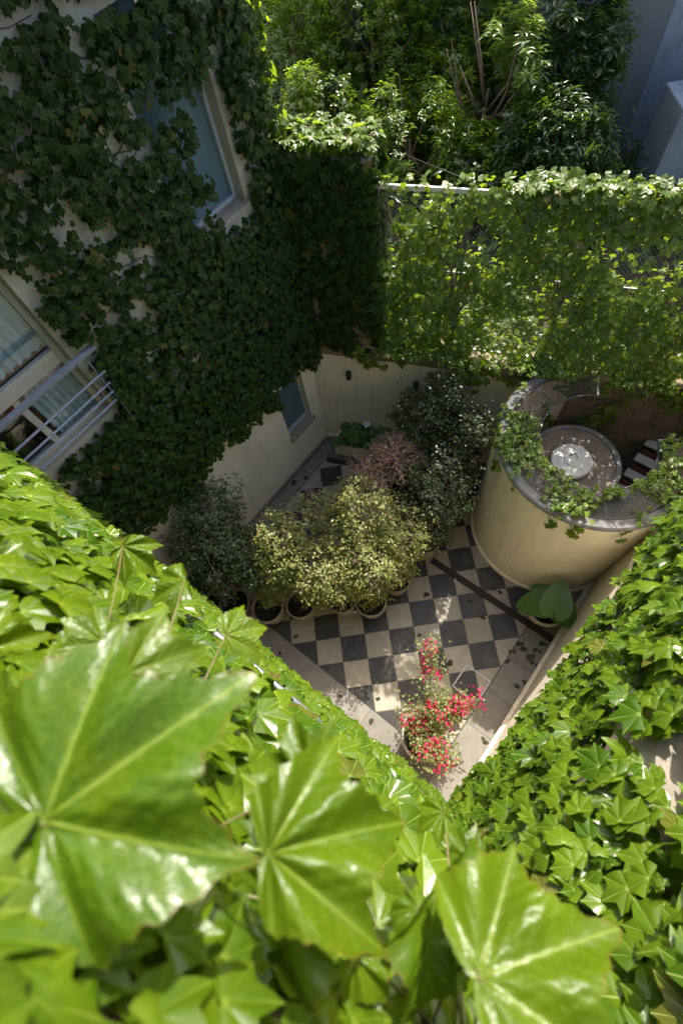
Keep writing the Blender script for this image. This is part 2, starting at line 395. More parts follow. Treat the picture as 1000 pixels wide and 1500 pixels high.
# ------------------------------------------------------------------ leaf templates
def interp_outline(ctrl, th):
    a = np.array(ctrl); return np.interp(th, a[:, 0], a[:, 1])
IVY = [(0, 1.0), (4, .905), (8, .825), (13, .735), (19, .645), (25, .585), (30, .60), (37, .68), (41, .745), (45, .83), (49, .745), (54, .69), (60, .64), (70, .585), (82, .545), (93, .53), (101, .46), (110, .33), (121, .19), (138, .09), (160, .04), (178, .02)]
IVY_BROAD = [(0, 1.0), (4, .90), (9, .815), (15, .735), (21, .67), (26, .635), (31, .655), (38, .735), (42, .80), (45, .89), (48, .80), (54, .70), (66, .61), (80, .56), (93, .55), (101, .47), (110, .33), (121, .19), (138, .09), (160, .04), (178, .02)]
VEIN_A = np.array([0, 45, -45, 93, -93.0])
VEIN_L = np.array([1.0, .83, .83, .53, .53])
def ivy_template(seed, rings, angs, teeth=0.0, fold=0.22, droop=0.3, dense=False):
    r_ = np.random.default_rng(seed)
    asym = 1 + 0.10 * (r_.random(2) - 0.5)
    th = np.array(sorted(set([-a for a in angs] + list(angs))))
    R = np.where(th > 0, asym[0], asym[1]) * interp_outline(IVY_BROAD if dense else IVY, np.abs(th))
    if dense:
        bs_ = {21: 1.0, 22: .72, 23: .80}.get(seed, 1.0)
        R = R * np.where(np.abs(th) > 55, 1 - (1 - bs_) * np.clip((np.abs(th) - 55) / 25, 0, 1), 1.0)
        s = np.abs(th)
        saw = ((s / 8.6 + 0.2) % 1.0)
        R = R * (1 + teeth * (np.where(saw < .72, saw / .72, (1 - saw) / .28) - 0.5)) * (1 + 0.02 * np.sin(s * .21 + seed))
    V = [(0, 0, 0)]; vein = [1.0]; rim = [0.0]
    n = len(th)
    k1, k2 = r_.random(2) * 6
    for ir in range(1, rings + 1):
        f = ir / rings
        for i in range(n):
            r = R[i] * f; a = math.radians(th[i])
            x, y = r * math.sin(a), r * math.cos(a)
            dv = np.min(np.abs(th[i] - VEIN_A))
            q_ = min(dv / 22.0, 1.0)
            q_ = q_ * q_ * (3 - 2 * q_) if dense else q_
            z = fold * r * q_ - droop * r * r - (0.10 * max(0, f - .8) * 5 * R[i] * (0.5 + 0.5 * math.sin(th[i] * .11 + k1)) * .35 if dense else 0)
            if dense:
                z += 0.022 * math.sin(7 * r + k1) * min(dv / 14., 1) + 0.03 * math.sin(th[i] * .06 + k2) * r
            # veins: primaries by angle, secondaries leaving them forward at about 45 degrees
            best = 0.0
            for va, vl in zip(VEIN_A, VEIN_L):
                d = (th[i] - va) * PI / 180
                if abs(d) > 1.2: continue
                lat = r * math.sin(d); lon = r * math.cos(d)
                wv = 0.0105 * (1 - 0.72 * min(lon / vl, 1)) + 0.002
                if abs(lat) < 3 * wv and lon < vl * 1.02: best = max(best, (1.0 if abs(va) < 60 else .72) * (1 - abs(lat) / (2.2 * wv)))
                if dense and abs(va) < 60:
                    q = (lon - abs(lat) * 1.05) / (0.125 * vl / .9)
                    fr = abs(q - round(q)) * 0.125
                    if q > 0.6 and abs(lat) < 0.26 * vl and dv > 1:
                        best = max(best, 0.66 * (1 - fr / 0.011))
                        z -= 0.0075 * max(0, 1 - fr / 0.05) * min(1, lon / .25)
            if not dense: best = 1.0 if dv < 0.6 else 0.0
            V.append((x, y, z)); vein.append(max(best, 0)); rim.append(1.0 if (ir == rings and dense) else 0.0)
    F = []
    for i in range(n - 1):
        F.append((0, 1 + i + 1, 1 + i))
    for ir in range(1, rings):
        a0 = 1 + (ir - 1) * n; b0 = 1 + ir * n
        for i in range(n - 1):
            F.append((a0 + i, a0 + i + 1, b0 + i + 1)); F.append((a0 + i, b0 + i + 1, b0 + i))
    return np.array(V), np.array(F), np.array(vein), np.array(rim)
A_LOW = [0, 13, 25, 45, 62, 93, 112, 150]
A_MID = [0, 2.5, 7, 13, 19, 25, 37, 42.5, 45, 47.5, 53, 62, 75, 91, 93, 95, 104, 118, 150]
A_DENSE = sorted(set(list(np.arange(0, 176, 1.3)) + [45.0, 93.0]))
T_LOW = [ivy_template(s, 1, A_LOW, fold=.18, droop=.22) for s in (1, 2, 3)]
T_LOW2 = [ivy_template(s, 2, A_LOW, fold=.20, droop=d) for s, d in ((4, .2), (5, .35), (6, .5))]
T_MID = [ivy_template(s, 3, A_MID, fold=f, droop=d) for s, f, d in ((7, .10, .2), (8, .17, .32), (9, .06, .42), (10, .13, .1))]
T_DENSE = [ivy_template(s, 34, A_DENSE, teeth=.065, fold=f, droop=d, dense=True) for s, f, d in ((21, .20, .12), (22, .30, .30), (23, .14, .22))]
def oval_template(wd, fold=.25, droop=.25):
    V = np.array([(0, 0, 0), (wd * .8, .32, fold * wd), (wd, .58, fold * wd - droop * .3), (0, 1, -droop), (-wd, .58, fold * wd - droop * .3), (-wd * .8, .32, fold * wd), (0, .5, -droop * .25)], float)
    F = np.array([(0, 1, 6), (1, 2, 6), (2, 3, 6), (3, 4, 6), (4, 5, 6), (5, 0, 6)])
    return V, F, np.zeros(7), np.zeros(7)
T_OVAL = [oval_template(.30), oval_template(.26, .15, .1)]
T_LANCE = [oval_template(.13, .3, .18), oval_template(.11, .2, .35)]
def rhomb_template(wd):
    V = np.array([(0, 0, 0), (wd, .5, .08), (0, 1, -.1), (-wd, .5, .08)], float)
    return V, np.array([(0, 1, 2), (0, 2, 3)]), np.zeros(4), np.zeros(4)
T_RH = [rhomb_template(.30), rhomb_template(.36)]

def frames(Z, Y):
    Z = nrm(Z); Y = Y - (Y * Z).sum(-1, keepdims=True) * Z; Y = nrm(Y)
    return np.cross(Y, Z), Y, Z
def scatter(tpls, P, Z, Y, S, which):
    """one mesh of many leaves"""
    X, Y, Z = frames(Z, Y)
    VV = []; FF = []; AA = []; RR = []; off = 0
    for k, (tv, tf, ta, tr) in enumerate(tpls):
        ix = np.where(which == k)[0]
        if not len(ix): continue
        v = P[ix][:, None] + S[ix][:, None, None] * (tv[None, :, 0:1] * X[ix][:, None] + tv[None, :, 1:2] * Y[ix][:, None] + tv[None, :, 2:3] * Z[ix][:, None])
        VV.append(v.reshape(-1, 3))
        FF.append((tf[None] + (np.arange(len(ix)) * len(tv))[:, None, None] + off).reshape(-1, 3))
        AA.append(np.tile(ta, len(ix))); RR.append(np.tile(tr, len(ix)))
        off += len(ix) * len(tv)
    return np.concatenate(VV), np.concatenate(FF), np.concatenate(AA), np.concatenate(RR)
_tm = {}
def tpl_mesh(tpl, mat, name):
    key = (id(tpl[0]), mat.name)
    if key not in _tm:
        me = mesh_from(tpl[0], tpl[1], name, {'vein': tpl[2], 'rim': tpl[3]}, smooth=True)
        me.materials.append(mat); _tm[key] = me
    return _tm[key]
def leaf_obj(tpl, mat, P, Z, Y, S, parent, name='leaf'):
    X, Y, Z = frames(np.asarray(Z, float)[None], np.asarray(Y, float)[None])
    X, Y, Z = X[0] * S, Y[0] * S, Z[0] * S
    o = bpy.data.objects.new(name, tpl_mesh(tpl, mat, name))
    COL.objects.link(o)
    if parent is not None: o.parent = parent
    pl = wloc(parent) if parent is not None else Vector((0, 0, 0))
    q = Vector(P) - pl
    o.matrix_basis = Matrix(((X[0], Y[0], Z[0], q[0]), (X[1], Y[1], Z[1], q[1]), (X[2], Y[2], Z[2], q[2]), (0, 0, 0, 1)))
    return o
def foliage(root, tpls, mat, P, Z, Y, S, single=0, stuff_name='leaf_mass', single_tpls=None):
    """leaves of one plant: the largest in view one by one, the rest joined"""
    P, Z, Y, S = map(lambda a: np.asarray(a, float), (P, Z, Y, S))
    n = len(P); which = rng.integers(0, len(tpls), n)
    sel = np.zeros(n, bool)
    if single:
        x, y, d = pix(P)
        ok = (x > 5) & (x < 995) & (y > 5) & (y < 1495) & (d > .1)
        sz = np.where(ok, S / np.maximum(d, .1), 0)
        ix = np.argsort(-sz)[:single]; ix = ix[sz[ix] > 0]
        sel[ix] = True
        st = single_tpls or tpls
        for i in ix:
            leaf_obj(st[int(which[i]) % len(st)], mat, P[i], Z[i], Y[i], S[i], root)
    k = ~sel
    if k.any():
        V, F, A, R = scatter(tpls, P[k], Z[k], Y[k], S[k], which[k])
        put(stuff_name, V, F, mat, root, smooth=True, attrs={'vein': A, 'rim': R}, kind='stuff')
SUNV = -np.array(sdir)
def wall_leaves(n, u0, u1, v0, v1, o, ud, nd, keep, size, out=(0.03, 0.10), tilt=(0.2, 0.9), vd=(0, 0, 1), drop=1.0, spread=0.7, sun=0.0):
    """random leaf frames over a wall patch; keep(u, v) -> probability"""
    u = rng.uniform(u0, u1, n); v = rng.uniform(v0, v1, n)
    k = rng.random(n) < keep(u, v)
    u, v = u[k], v[k]; n = len(u)
    o, ud, nd, vd = (np.asarray(q, float) for q in (o, ud, nd, vd))
    P = o + u[:, None] * ud + v[:, None] * vd + rng.uniform(*out, n)[:, None] * nd
    tl = rng.uniform(*tilt, n)[:, None]
    Z = nd + tl * vd + sun * SUNV + rng.normal(0, .30, (n, 3))
    Y = -vd * drop + rng.normal(0, spread, n)[:, None] * ud + 0.45 * nd + rng.normal(0, .15, (n, 3))
    S = rng.uniform(*size, n)
    return P, Z, Y, S
def cat(*a): return [np.concatenate(x) for x in zip(*a)]

# walls: x = AX left house, y = DY house behind the camera, x = CX right house, B line at the back
AX, CX, DY = -2.03, 3.30, -0.45
B0 = np.array([AX, 3.507, 0.0])
BD = np.array([0.9187, 0.3950, 0.0]); BN = np.array([0.3950, -0.9187, 0.0])
def bp(t, z, off=0.0): return B0 + BD * t + BN * off + np.array([0, 0, z])
UP = np.array([0, 0, 1.0])

# ------------------------------------------------------------------ ground and courtyard floor
g = G().box((-60, -60, -0.6), (60, 80, -0.06)); g.put('ground', M['ground'], kind='structure')
floor = thing('courtyard_floor', 'checkered black and cream tiled courtyard floor with grey border paving', 'floor', (0, 1.8, -0.05), kind='structure')
G().prism([(AX, DY), (CX, DY), (CX, 5.80), (AX, 3.50)], -0.05, -0.006).put('bedding', M['grout'], floor)
def clip(poly, n, d):
    """keep n.p <= d"""
    out = []
    for i in range(len(poly)):
        p, q = poly[i], poly[(i + 1) % len(poly)]
        a, b = n[0] * p[0] + n[1] * p[1] - d, n[0] * q[0] + n[1] * q[1] - d
        if a <= 0: out.append(p)
        if a * b < 0:
            t_ = a / (a - b); out.append((p[0] + t_ * (q[0] - p[0]), p[1] + t_ * (q[1] - p[1])))
    return out
def area(p): return abs(sum(p[i][0] * p[(i + 1) % len(p)][1] - p[(i + 1) % len(p)][0] * p[i][1] for i in range(len(p)))) / 2
s2 = 2 ** -.5; T = 0.4
GR = 0.0045
XL, XR, YN = -1.735, 2.835, 0.0
cyc = (2.2, 4.2); CR = 1.21
tile_me = {}
for i in range(-14, 16):
    for j in range(-12, 14):
        c = [((i + di) * T, (j + dj) * T) for di, dj in ((0, 0), (1, 0), (1, 1), (0, 1))]
        cx_, cy_ = sum(p[0] for p in c) / 4, sum(p[1] for p in c) / 4
        c = [(cx_ + (p[0] - cx_) * (1 - 2 * GR / T), cy_ + (p[1] - cy_) * (1 - 2 * GR / T)) for p in c]
        c = [((p[0] - p[1]) * s2, (p[0] + p[1]) * s2) for p in c]
        for n_, d_ in (((-1, 0), -XL), ((1, 0), XR), ((0, -1), -YN), ((-0.3950, 0.9187), 0.9187 * 3.507 - 0.395 * AX - 0.50)):
            c = clip(c, n_, d_)
            if len(c) < 3: break
        if len(c) < 3 or area(c) < 0.002: continue
        mx_, my_ = sum(p[0] for p in c) / len(c), sum(p[1] for p in c) / len(c)
        if math.hypot(mx_ - cyc[0], my_ - cyc[1]) < CR - 0.28: continue
        # tile (2,-1) counted from the corner is light
        G().prism(c, -0.03, rng.uniform(-0.0008, 0.0008)).put('tile', M['tile_dark' if (i + j) % 2 else 'tile_light'], floor, bevel=0.0025)
yy = DY
for k in range(12):                                   # slabs along the right wall
    y1 = yy + 0.585
    if yy > 4.0: break
    G().box((XR + 0.012, yy + 0.003, -0.03), (CX - 0.05, min(y1, 4.2) - 0.003, 0.001)).put('paving_slab', M['paving'], floor, bevel=0.003)
    yy = y1
yy = 0.02
for k in range(6):                                    # slabs along the left house
    y1 = min(yy + 0.62, 3.35)
    G().box((AX + 0.05, yy + 0.003, -0.03), (XL - 0.012, y1 - 0.003, 0.001)).put('paving_slab', M['paving'], floor, bevel=0.003)
    yy = y1
    if yy > 3.3: break
xx = AX
for k in range(4):                                    # wide kerb strip at the foot of the near wall
    x1 = xx + (XR - AX) / 4
    G().box((xx + 0.002, DY, -0.03), (x1 - 0.002, YN - 0.008, 0.004)).put('kerb_slab', M['paving'], floor, bevel=0.003)
    xx = x1
for x_, y0_, y1_ in ((XR, YN, 4.0), (XL, YN, 3.3)):
    G().box((x_ - .002, y0_, -.02), (x_ + .0115 if x_ > 0 else x_ - .0115, y1_, .0015)).put('expansion_joint', M['black'], floor)
# expansion joints read as dark lines: the bedding shows there

# linear drains
def drain(label, o, ud, vd, L, wd):
    o, ud, vd = (np.asarray(q, float) for q in (o, ud, vd))
    r = thing('drain_channel', label, 'drain', tuple(o + ud * L / 2), group='linear drains in the floor')
    for s in (0, wd - .018):
        G().obox(o + vd * s, ud * L, vd * .018, UP * .012).put('rail', M['rust'], r)
    G().obox(o + UP * .0005, ud * L, vd * wd, UP * .002).put('channel', M['black'], r)
    for k in range(3):
        G().obox(o + vd * (.022 + k * (wd - .04) / 3 + .004), ud * L, vd * .012, UP * .009).put('slat', M['rust'], r)
    n = int(L / 0.12)
    for k in range(n):
        G().obox(o + ud * (k + .5) * L / n + vd * .018, ud * .012, vd * (wd - .036), UP * .006).put('cross_bar', M['rust'], r)
    return r
drain('long rusty slotted drain channel crossing the tiles in front of the round tower', (1.02, 2.47, 0.002), (1, 0, 0), (0, 1, 0), 2.24, 0.11)
drain('dark drain channel running in front of the rectangular planter', bp(0.12, 0.002, 0.49), BD, BN, 2.7, 0.10)
# inspection hatch
r = thing('inspection_hatch', 'square steel framed inspection hatch set flush in the tiles', 'hatch', (2.62, 1.215, 0))
for lo, hi in (((2.40, 1.01), (2.83, 1.028)), ((2.40, 1.402), (2.83, 1.42)), ((2.40, 1.0285), (2.418, 1.4015)), ((2.812, 1.0285), (2.83, 1.4015))):
    G().box((*lo, -.01), (*hi, .0045)).put('frame_bar', M['galv'], r)

# ------------------------------------------------------------------ walls with openings
def holed_wall(u0, u1, v0, v1, holes, o, ud, nd, depth):
    """quads of a wall face with rectangular openings, reveals and a back face"""
    o, ud, nd = (np.asarray(q, float) for q in (o, ud, nd))
    us = sorted({u0, u1, *[h[0] for h in holes], *[h[1] for h in holes]})
    vs = sorted({v0, v1, *[h[2] for h in holes], *[h[3] for h in holes]})
    g = G()
    P = lambda u, v, d: o + ud * u + UP * v - nd * d
    flip = np.dot(np.cross(ud, UP), nd) < 0
    def q(a, b, c, d):
        g.add([a, b, c, d], [(3, 2, 1, 0) if flip else (0, 1, 2, 3)])
    for i in range(len(us) - 1):
        for j in range(len(vs) - 1):
            um, vm = (us[i] + us[i + 1]) / 2, (vs[j] + vs[j + 1]) / 2
            if any(h[0] < um < h[1] and h[2] < vm < h[3] for h in holes): continue
            q(P(us[i], vs[j], 0), P(us[i + 1], vs[j], 0), P(us[i + 1], vs[j + 1], 0), P(us[i], vs[j + 1], 0))
            q(P(us[i + 1], vs[j], depth), P(us[i], vs[j], depth), P(us[i], vs[j + 1], depth), P(us[i + 1], vs[j + 1], depth))
    for a, b, c, d in holes:
        q(P(a, c, 0), P(b, c, 0), P(b, c, depth), P(a, c, depth)); q(P(b, d, 0), P(a, d, 0), P(a, d, depth), P(b, d, depth))
        q(P(a, d, 0), P(a, c, 0), P(a, c, depth), P(a, d, depth)); q(P(b, c, 0), P(b, d, 0), P(b, d, depth), P(b, c, depth))
    q(P(u0, v1, 0), P(u1, v1, 0), P(u1, v1, depth), P(u0, v1, depth)); q(P(u1, v0, 0), P(u0, v0, 0), P(u0, v0, depth), P(u1, v0, depth))
    q(P(u1, v0, 0), P(u1, v0, depth), P(u1, v1, depth), P(u1, v1, 0)); q(P(u0, v1, 0), P(u0, v1, depth), P(u0, v0, depth), P(u0, v0, 0))
    return g
# left house: face at x = AX looking towards +x
houseA = thing('ivy_house', 'cream rendered house with ivy climbing its upper wall above a plain ground floor', 'house', (AX - 1.5, 1.0, 0))
AY0, AY1 = -4.0, 3.66
W_G = (2.66, 3.24, 0.97, 2.18)
W_U = (2.30, 3.13, 4.95, 6.75)
W_B = (-1.65, 0.66, 4.12, 6.05)
holed_wall(AY0, 3.50, -0.05, 2.33, [W_G], (AX, 0, 0), (0, 1, 0), (1, 0, 0), 0.26).put('ground_floor_wall', M['cream'], houseA)
holed_wall(AY0, AY1, 2.33, 9.6, [W_U, W_B], (AX + .012, 0, 0), (0, 1, 0), (1, 0, 0), 0.27).put('upper_wall', M['upper'], houseA)
G().box((-8.0, AY1 - .26, -0.05), (AX - .27, AY1, 9.6)).put('end_wall', M['upper'], houseA)
G().box((-8.0, AY0, 9.605), (AX + .06, AY1 + .05, 9.75)).put('roof', M['concrete'], houseA)
G().box((-8.0, AY0, -0.05), (-7.75, AY1 - .27, 9.6)).put('rear_wall', M['upper'], houseA)
G().box((AX + .0005, DY + .003, 0.002), (AX + .045, 3.38, 0.085)).put('skirting', M['paving'], houseA, bevel=.004)
def window(name, y0, y1, z0, z1, back, fw, frame_m, pane_m, parent, mull=None, sill=True, glass=False):
    r = bpy.data.objects.new(name, None); COL.objects.link(r); r.parent = parent
    r.location = Vector((AX - back, (y0 + y1) / 2, z0)) - wloc(parent)
    x = AX - back
    for nm, a, b in (('frame_jamb', (x - .06, y0 + .001, z0 + .001), (x, y0 + fw, z1 - .001)), ('frame_jamb', (x - .06, y1 - fw, z0 + .001), (x, y1 - .001, z1 - .001)),
                     ('frame_bottom_rail', (x - .06, y0 + fw + .001, z0 + .001), (x - .002, y1 - fw - .001, z0 + fw)), ('frame_top_rail', (x - .06, y0 + fw + .001, z1 - fw), (x - .002, y1 - fw - .001, z1 - .001))):
        G().box(a, b).put(nm, frame_m, r, bevel=.004)
    G().box((x - .04, y0 + fw - .004, z0 + fw - .004), (x - .032, y1 - fw + .004, z1 - fw + .004)).put('pane', pane_m, r)
    if sill:
        G().box((x + .002, y0 - .03, z0 - .05), (AX + .07, y1 + .03, z0 + .004)).put('sill', M['coping'], r, bevel=.006)
    return r
wg = window('window', *W_G, 0.10, .035, M['frame_grey'], M['glass'], houseA)
G().box((AX - .152, W_G[0] + .03, W_G[2] + .03), (AX - .146, W_G[1] - .03, W_G[3] - .03)).put('pane_reflection', M['pane_reflection_dim'], wg)  # added panel behind the glass, carries a painted reflection
wu = window('window', *W_U, 0.12, .038, M['frame_grey'], M['glass'], houseA)
G().box((AX - .172, W_U[0] + .04, W_U[2] + .04), (AX - .166, W_U[1] - .04, W_U[3] - .04)).put('pane_reflection', M['pane_reflection'], wu)  # added panel behind the glass, painted as reflected sky
# balcony window: fixed light over a sliding pair
wb = window('balcony_window', *W_B, 0.12, .06, M['frame'], M['glass'], houseA, sill=False)
x = AX - .12
G().box((x - .05, W_B[0] + .062, 4.84), (x + .012, W_B[1] - .062, 5.0)).put('transom', M['frame'], wb, bevel=.006)
for yv in (0.03, -0.72):
    G().box((x - .055, yv - .035, W_B[2] + .062), (x + .006, yv + .035, 4.829)).put('stile', M['frame'], wb, bevel=.004)
def curtain(y0, y1, z0, z1, x):
    n = 60; V = []; F = []
    for j in range(2):
        for i in range(n + 1):
            f = i / n
            V.append((x + .018 * math.sin(f * 46) + .008 * math.sin(f * 113 + j), y0 + (y1 - y0) * f, z0 + (z1 - z0) * j))
    for i in range(n): F.append((i, i + 1, n + 2 + i, n + 1 + i))
    return put('curtain', V, F, M['curtain'], wb, smooth=True)
curtain(0.12, .62, 4.16, 4.82, x - .075)
curtain(-0.10, .62, 5.03, 6.02, x - .075)
curtain(-1.6, -0.75, 4.16, 6.02, x - .14)
G().box((x - 1.6, -1.9, 4.05), (x - 1.5, .8, 6.2)).put('room_wall', M['dark_room'], wb)
G().box((x - 1.5, -1.9, 4.0), (x - .16, .8, 4.08)).put('room_floor', M['dark_room'], wb)
# balcony railing
br = thing('balcony_railing', 'blue grey steel railing of horizontal bars across the balcony window', 'railing', (AX, -0.3, 4.3))
G().box((-1.885, -1.8, 4.955), (-1.825, 0.86, 5.0)).put('top_rail', M['paint_rail'], br, bevel=.006)
for k, zv in enumerate((4.70, 4.56, 4.455, 4.35)):
    G().tube([(-1.85, -1.8, zv), (-1.85, 0.80 - .03 * k, zv)], .013, 8).put('bar', M['paint_rail'], br, smooth=True)
for yv in (-1.75, 0.73):
    G().tube([(-1.868, yv, 4.956), (-1.868, yv, 4.0), (AX - .02, yv, 3.96)], .008, 6).put('post', M['paint_rail'], br)
for zv in (4.56, 4.35):
    G().tube([(-1.85, 0.69, zv), (AX - .02, 0.69, zv)], .007, 6).put('bracket', M['paint_rail'], br)

# house behind the camera (its ivy face is the near left edge of the picture), face y = DY
houseD = thing('near_house', 'grey rendered house wall hidden under bright ivy along the near edge of the courtyard', 'house', (0.4, DY - 1.0, 0))
G().box((-4.0, DY - .25, -0.05), (CX + .05, DY, 8.0)).put('wall', M['stone'], houseD)
rl = thing('handrail', 'polished steel handrail half buried in the ivy of the near wall', 'handrail', (1.2, -.3, 5.5))
G().tube([(0.3, -.315, 5.5), (2.25, -.315, 5.5)], .021, 12).put('tube', M['steel'], rl, smooth=True)
for xv in (.5, 1.4, 2.15):
    G().tube([(xv, -.315, 5.5), (xv, -.36, 5.47), (xv, DY - .03, 5.47)], .011, 8).put('bracket', M['steel'], rl, smooth=True)
# right house, lower wall x = CX, upper storey juts out to x = 2.97
houseC = thing('right_house', 'cream house wall with a jutting upper storey wrapped in bright sunlit ivy', 'house', (4.2, 1.2, 0))
CU = 2.97
G().box((CX, DY + .003, -0.05), (CX + .25, 8.2, 4.55)).put('ground_floor_wall', M['cream'], houseC)
G().box((CU, DY + .003, 4.556), (CX + .25, 2.15, 6.18)).put('upper_wall', M['stone'], houseC)
G().box((CU + .22, DY + .003, 6.25), (CX + 1.2, 2.15, 8.2)).put('attic_wall', M['stone'], houseC)
G().box((CX - .048, DY + .01, 0.002), (CX - .0005, 3.9, 0.10)).put('skirting', M['cream'], houseC, bevel=.008)
G().box((CX - .028, DY + .01, 0.1035), (CX - .0005, 3.9, 0.15)).put('skirting_cap', M['cream'], houseC, bevel=.006)
yy = DY + .01
for k in range(5):
    y1 = yy + .52
    G().box((CU - .07 + rng.uniform(-.01, .01), yy + .004, 6.182), (CX + .24, min(y1, 2.15) - .004, 6.247 + rng.uniform(-.004, .004))).put('coping_stone', M['coping'], houseC, bevel=.012)
    yy = y1
G().tube([(CU - .055, -.42, 6.12), (CU - .06, .15, 6.115), (CU - .055, .44, 6.125)], .042, 10).put('clay_pipe', M['clay'], houseC, smooth=True)
G().tube([(CU - .055, .92, 6.28), (CU - .02, 1.25, 6.29)], .05, 10).put('clay_pipe', M['clay'], houseC, smooth=True)
G().box((CU + .10, .30, 6.55), (CU + .22, .52, 6.60)).put('blue_sill', M['blue_paint'], houseC, bevel=.01, label='pale blue window sill showing through the ivy')

# ------------------------------------------------------------------ back boundary wall, pier and fence
wallB = thing('boundary_wall', 'cream courtyard back wall with a stained stone band along its top', 'wall', tuple(bp(2.9, 0)))
def bslab(t0, t1, z0, z1, f, b):
    """box along the back wall: from offset f (towards the court) to b (away)"""
    return G().obox(bp(t0, z0, f), BD * (t1 - t0), BN * (b - f), UP * (z1 - z0))
bslab(-.05, 3.25, -.05, 2.33, 0, -.25).put('wall', M['cream'], wallB)
bslab(3.256, 6.6, -.05, 2.33, -.004, -.25).put('wall', M['stone'], wallB, label='stretch of back wall behind the round tower with shade painted in')  # darker material here: shade behind the tower put into the wall colour
tt = -.05
for L in (.62, .55, .71, .60, .66, .58, .73, .62, .57, .64, .40):
    bslab(tt + .003, tt + L - .003, 2.332, 2.60 + rng.uniform(-.012, .012), .012 + rng.uniform(-.006, .006), -.27).put('band_stone', M['stone'], wallB, bevel=.01)
    tt += L
bslab(-.03, 3.0, 0.002, .09, .035, .0005).put('skirting', M['cream'], wallB, bevel=.005)
pier = thing('ivy_pier', 'tall square garden pier smothered in dark ivy with a sunlit top', 'pier', tuple(bp(.6, 2.6, -.2)))
bslab(.05, 1.10, 2.615, 5.16, -.02, -.42).put('shaft', M['stone'], pier)
bslab(.02, 1.13, 5.163, 5.22, 0.01, -.45).put('cap', M['stone'], pier, bevel=.008)
fence = thing('mesh_fence', 'steel mesh fence overgrown with ivy on top of the back wall', 'fence', tuple(bp(3.5, 2.62, -.12)))
FO = -.13
for i, t_ in enumerate((1.16, 2.15, 3.35, 4.55, 5.75)):
    bslab(t_ - .022, t_ + .022, 2.55, 4.97, FO + .022, FO - .022).put('post', M['wire'] if i else M['galv'], fence, bevel=.004)
for zv, mt, rr in ((4.90, M['white_rail'], .026), (3.92, M['galv'], .016), (2.70, M['galv'], .016)):
    bslab(1.14, 6.4, zv - rr, zv + rr, FO + .045 + rr * .5, FO + .045 - rr * .5).put('rail', mt, fence, bevel=.004)
def wires(t0, t1, z0, z1, step):
    g = G()
    def seg(p, q): g.tube([p, q], .0016, 3, cap=False)
    H = z1 - z0; n = int((t1 - t0 + H) / step)
    for k in range(n):
        s = t0 - H + k * step
        a, b = max(s, t0), min(s + H, t1)
        if b - a > .01:
            seg(bp(a, z0 + a - s, FO + .056), bp(b, z0 + b - s, FO + .056))
            seg(bp(a, z1 - (a - s), FO + .060), bp(b, z1 - (b - s), FO + .060))
    return g
wires(1.16, 6.4, 2.72, 4.90, .052).put('wire_mesh', M['wire'], fence, kind='stuff')
# raking struts behind the fence
for t_ in (2.02, 5.55):
    G().tube([bp(t_, 2.66, -.22), bp(t_ + .12, 4.7, FO - .03)], .02, 6).put('strut', M['galv'], fence)
tag(G().tube([bp(2.13, 4.96, -.15), at_y(592, 226, 6.9)], .003, 5).put('stay_wire', M['wire']), 'thin steel stay wire running from the fence post into the trees', 'wire')
# wall lamps (off)
for px_, py_, lab in ((512, 545, 'small black up and down wall lamp beside the house corner'), (610, 560, 'small black wall lamp half hidden behind the tall shrub')):
    d = ray(px_, py_); q = CW + d * (np.dot(BN, B0 - CW) / np.dot(BN, d))
    c = q + BN * .07
    r = thing('wall_lamp', lab, 'lamp', tuple(q), 'black lamps on the back wall')
    G().lathe([(.0, -.075), (.04, -.075), (.042, -.07), (.042, .07), (.038, .075), (.030, .07), (0, .066)], c, 20).put('body', M['black'], r, smooth=False)
    G().obox(q - BD * .025 - UP * .03 + BN * .0005, BD * .05, BN * .035, UP * .06).put('wall_plate', M['black'], r, bevel=.003)
    G().lathe([(0, -.078), (.034, -.078), (.034, -.074), (0, -.074)], c, 20).put('lens', M['frame_grey'], r)

# ------------------------------------------------------------------ round tower
tow = thing('round_tower', 'round cream rendered tower wall with a dark concrete rim and mesh gangway', 'tower', (cyc[0], cyc[1], 0))
a0, a1 = math.radians(128), math.radians(398)
G().lathe([(CR, -.05), (CR, 2.56), (CR - .13, 2.56), (CR - .13, -.05)], (*cyc, 0), 96, a0, a1).put('wall', M['cream'], tow, smooth=False)
G().lathe([(CR - .135, 2.562), (CR + .012, 2.562), (CR + .014, 2.60), (CR - .01, 2.622), (CR - .115, 2.618), (CR - .135, 2.562)], (*cyc, 0), 96, a0, a1).put('rim', M['concrete'], tow, smooth=False)
G().lathe([(CR + .001, .001), (CR + .035, .001), (CR + .032, .07), (CR + .001, .08)], (*cyc, 0), 96, a0, a1).put('skirting', M['cream'], tow)
def ring_mesh(r0, r1, a0, a1, z, step):
    g = G(); n = int((a1 - a0) * (r0 + r1) / 2 / step)
    sw = .30
    for k in range(n):
        for sg in (1, -1):
            pts = []
            for i in range(7):
                f = i / 6; a = a0 + (a1 - a0) * k / n + sg * sw * (f - .5)
                if not (a0 <= a <= a1): continue
                r = r0 + (r1 - r0) * f
                pts.append((cyc[0] + r * math.cos(a), cyc[1] + r * math.sin(a), z + .002 * sg))
            if len(pts) > 1: g.tube(pts, .0042, 3, cap=False)
    return g
ma0, ma1 = math.radians(116), math.radians(395)
MR0, MR1 = .70, 1.085
ring_mesh(MR0, MR1, ma0, ma1, 2.60, .030).put('gangway_mesh', M['wire'], tow, kind='stuff')
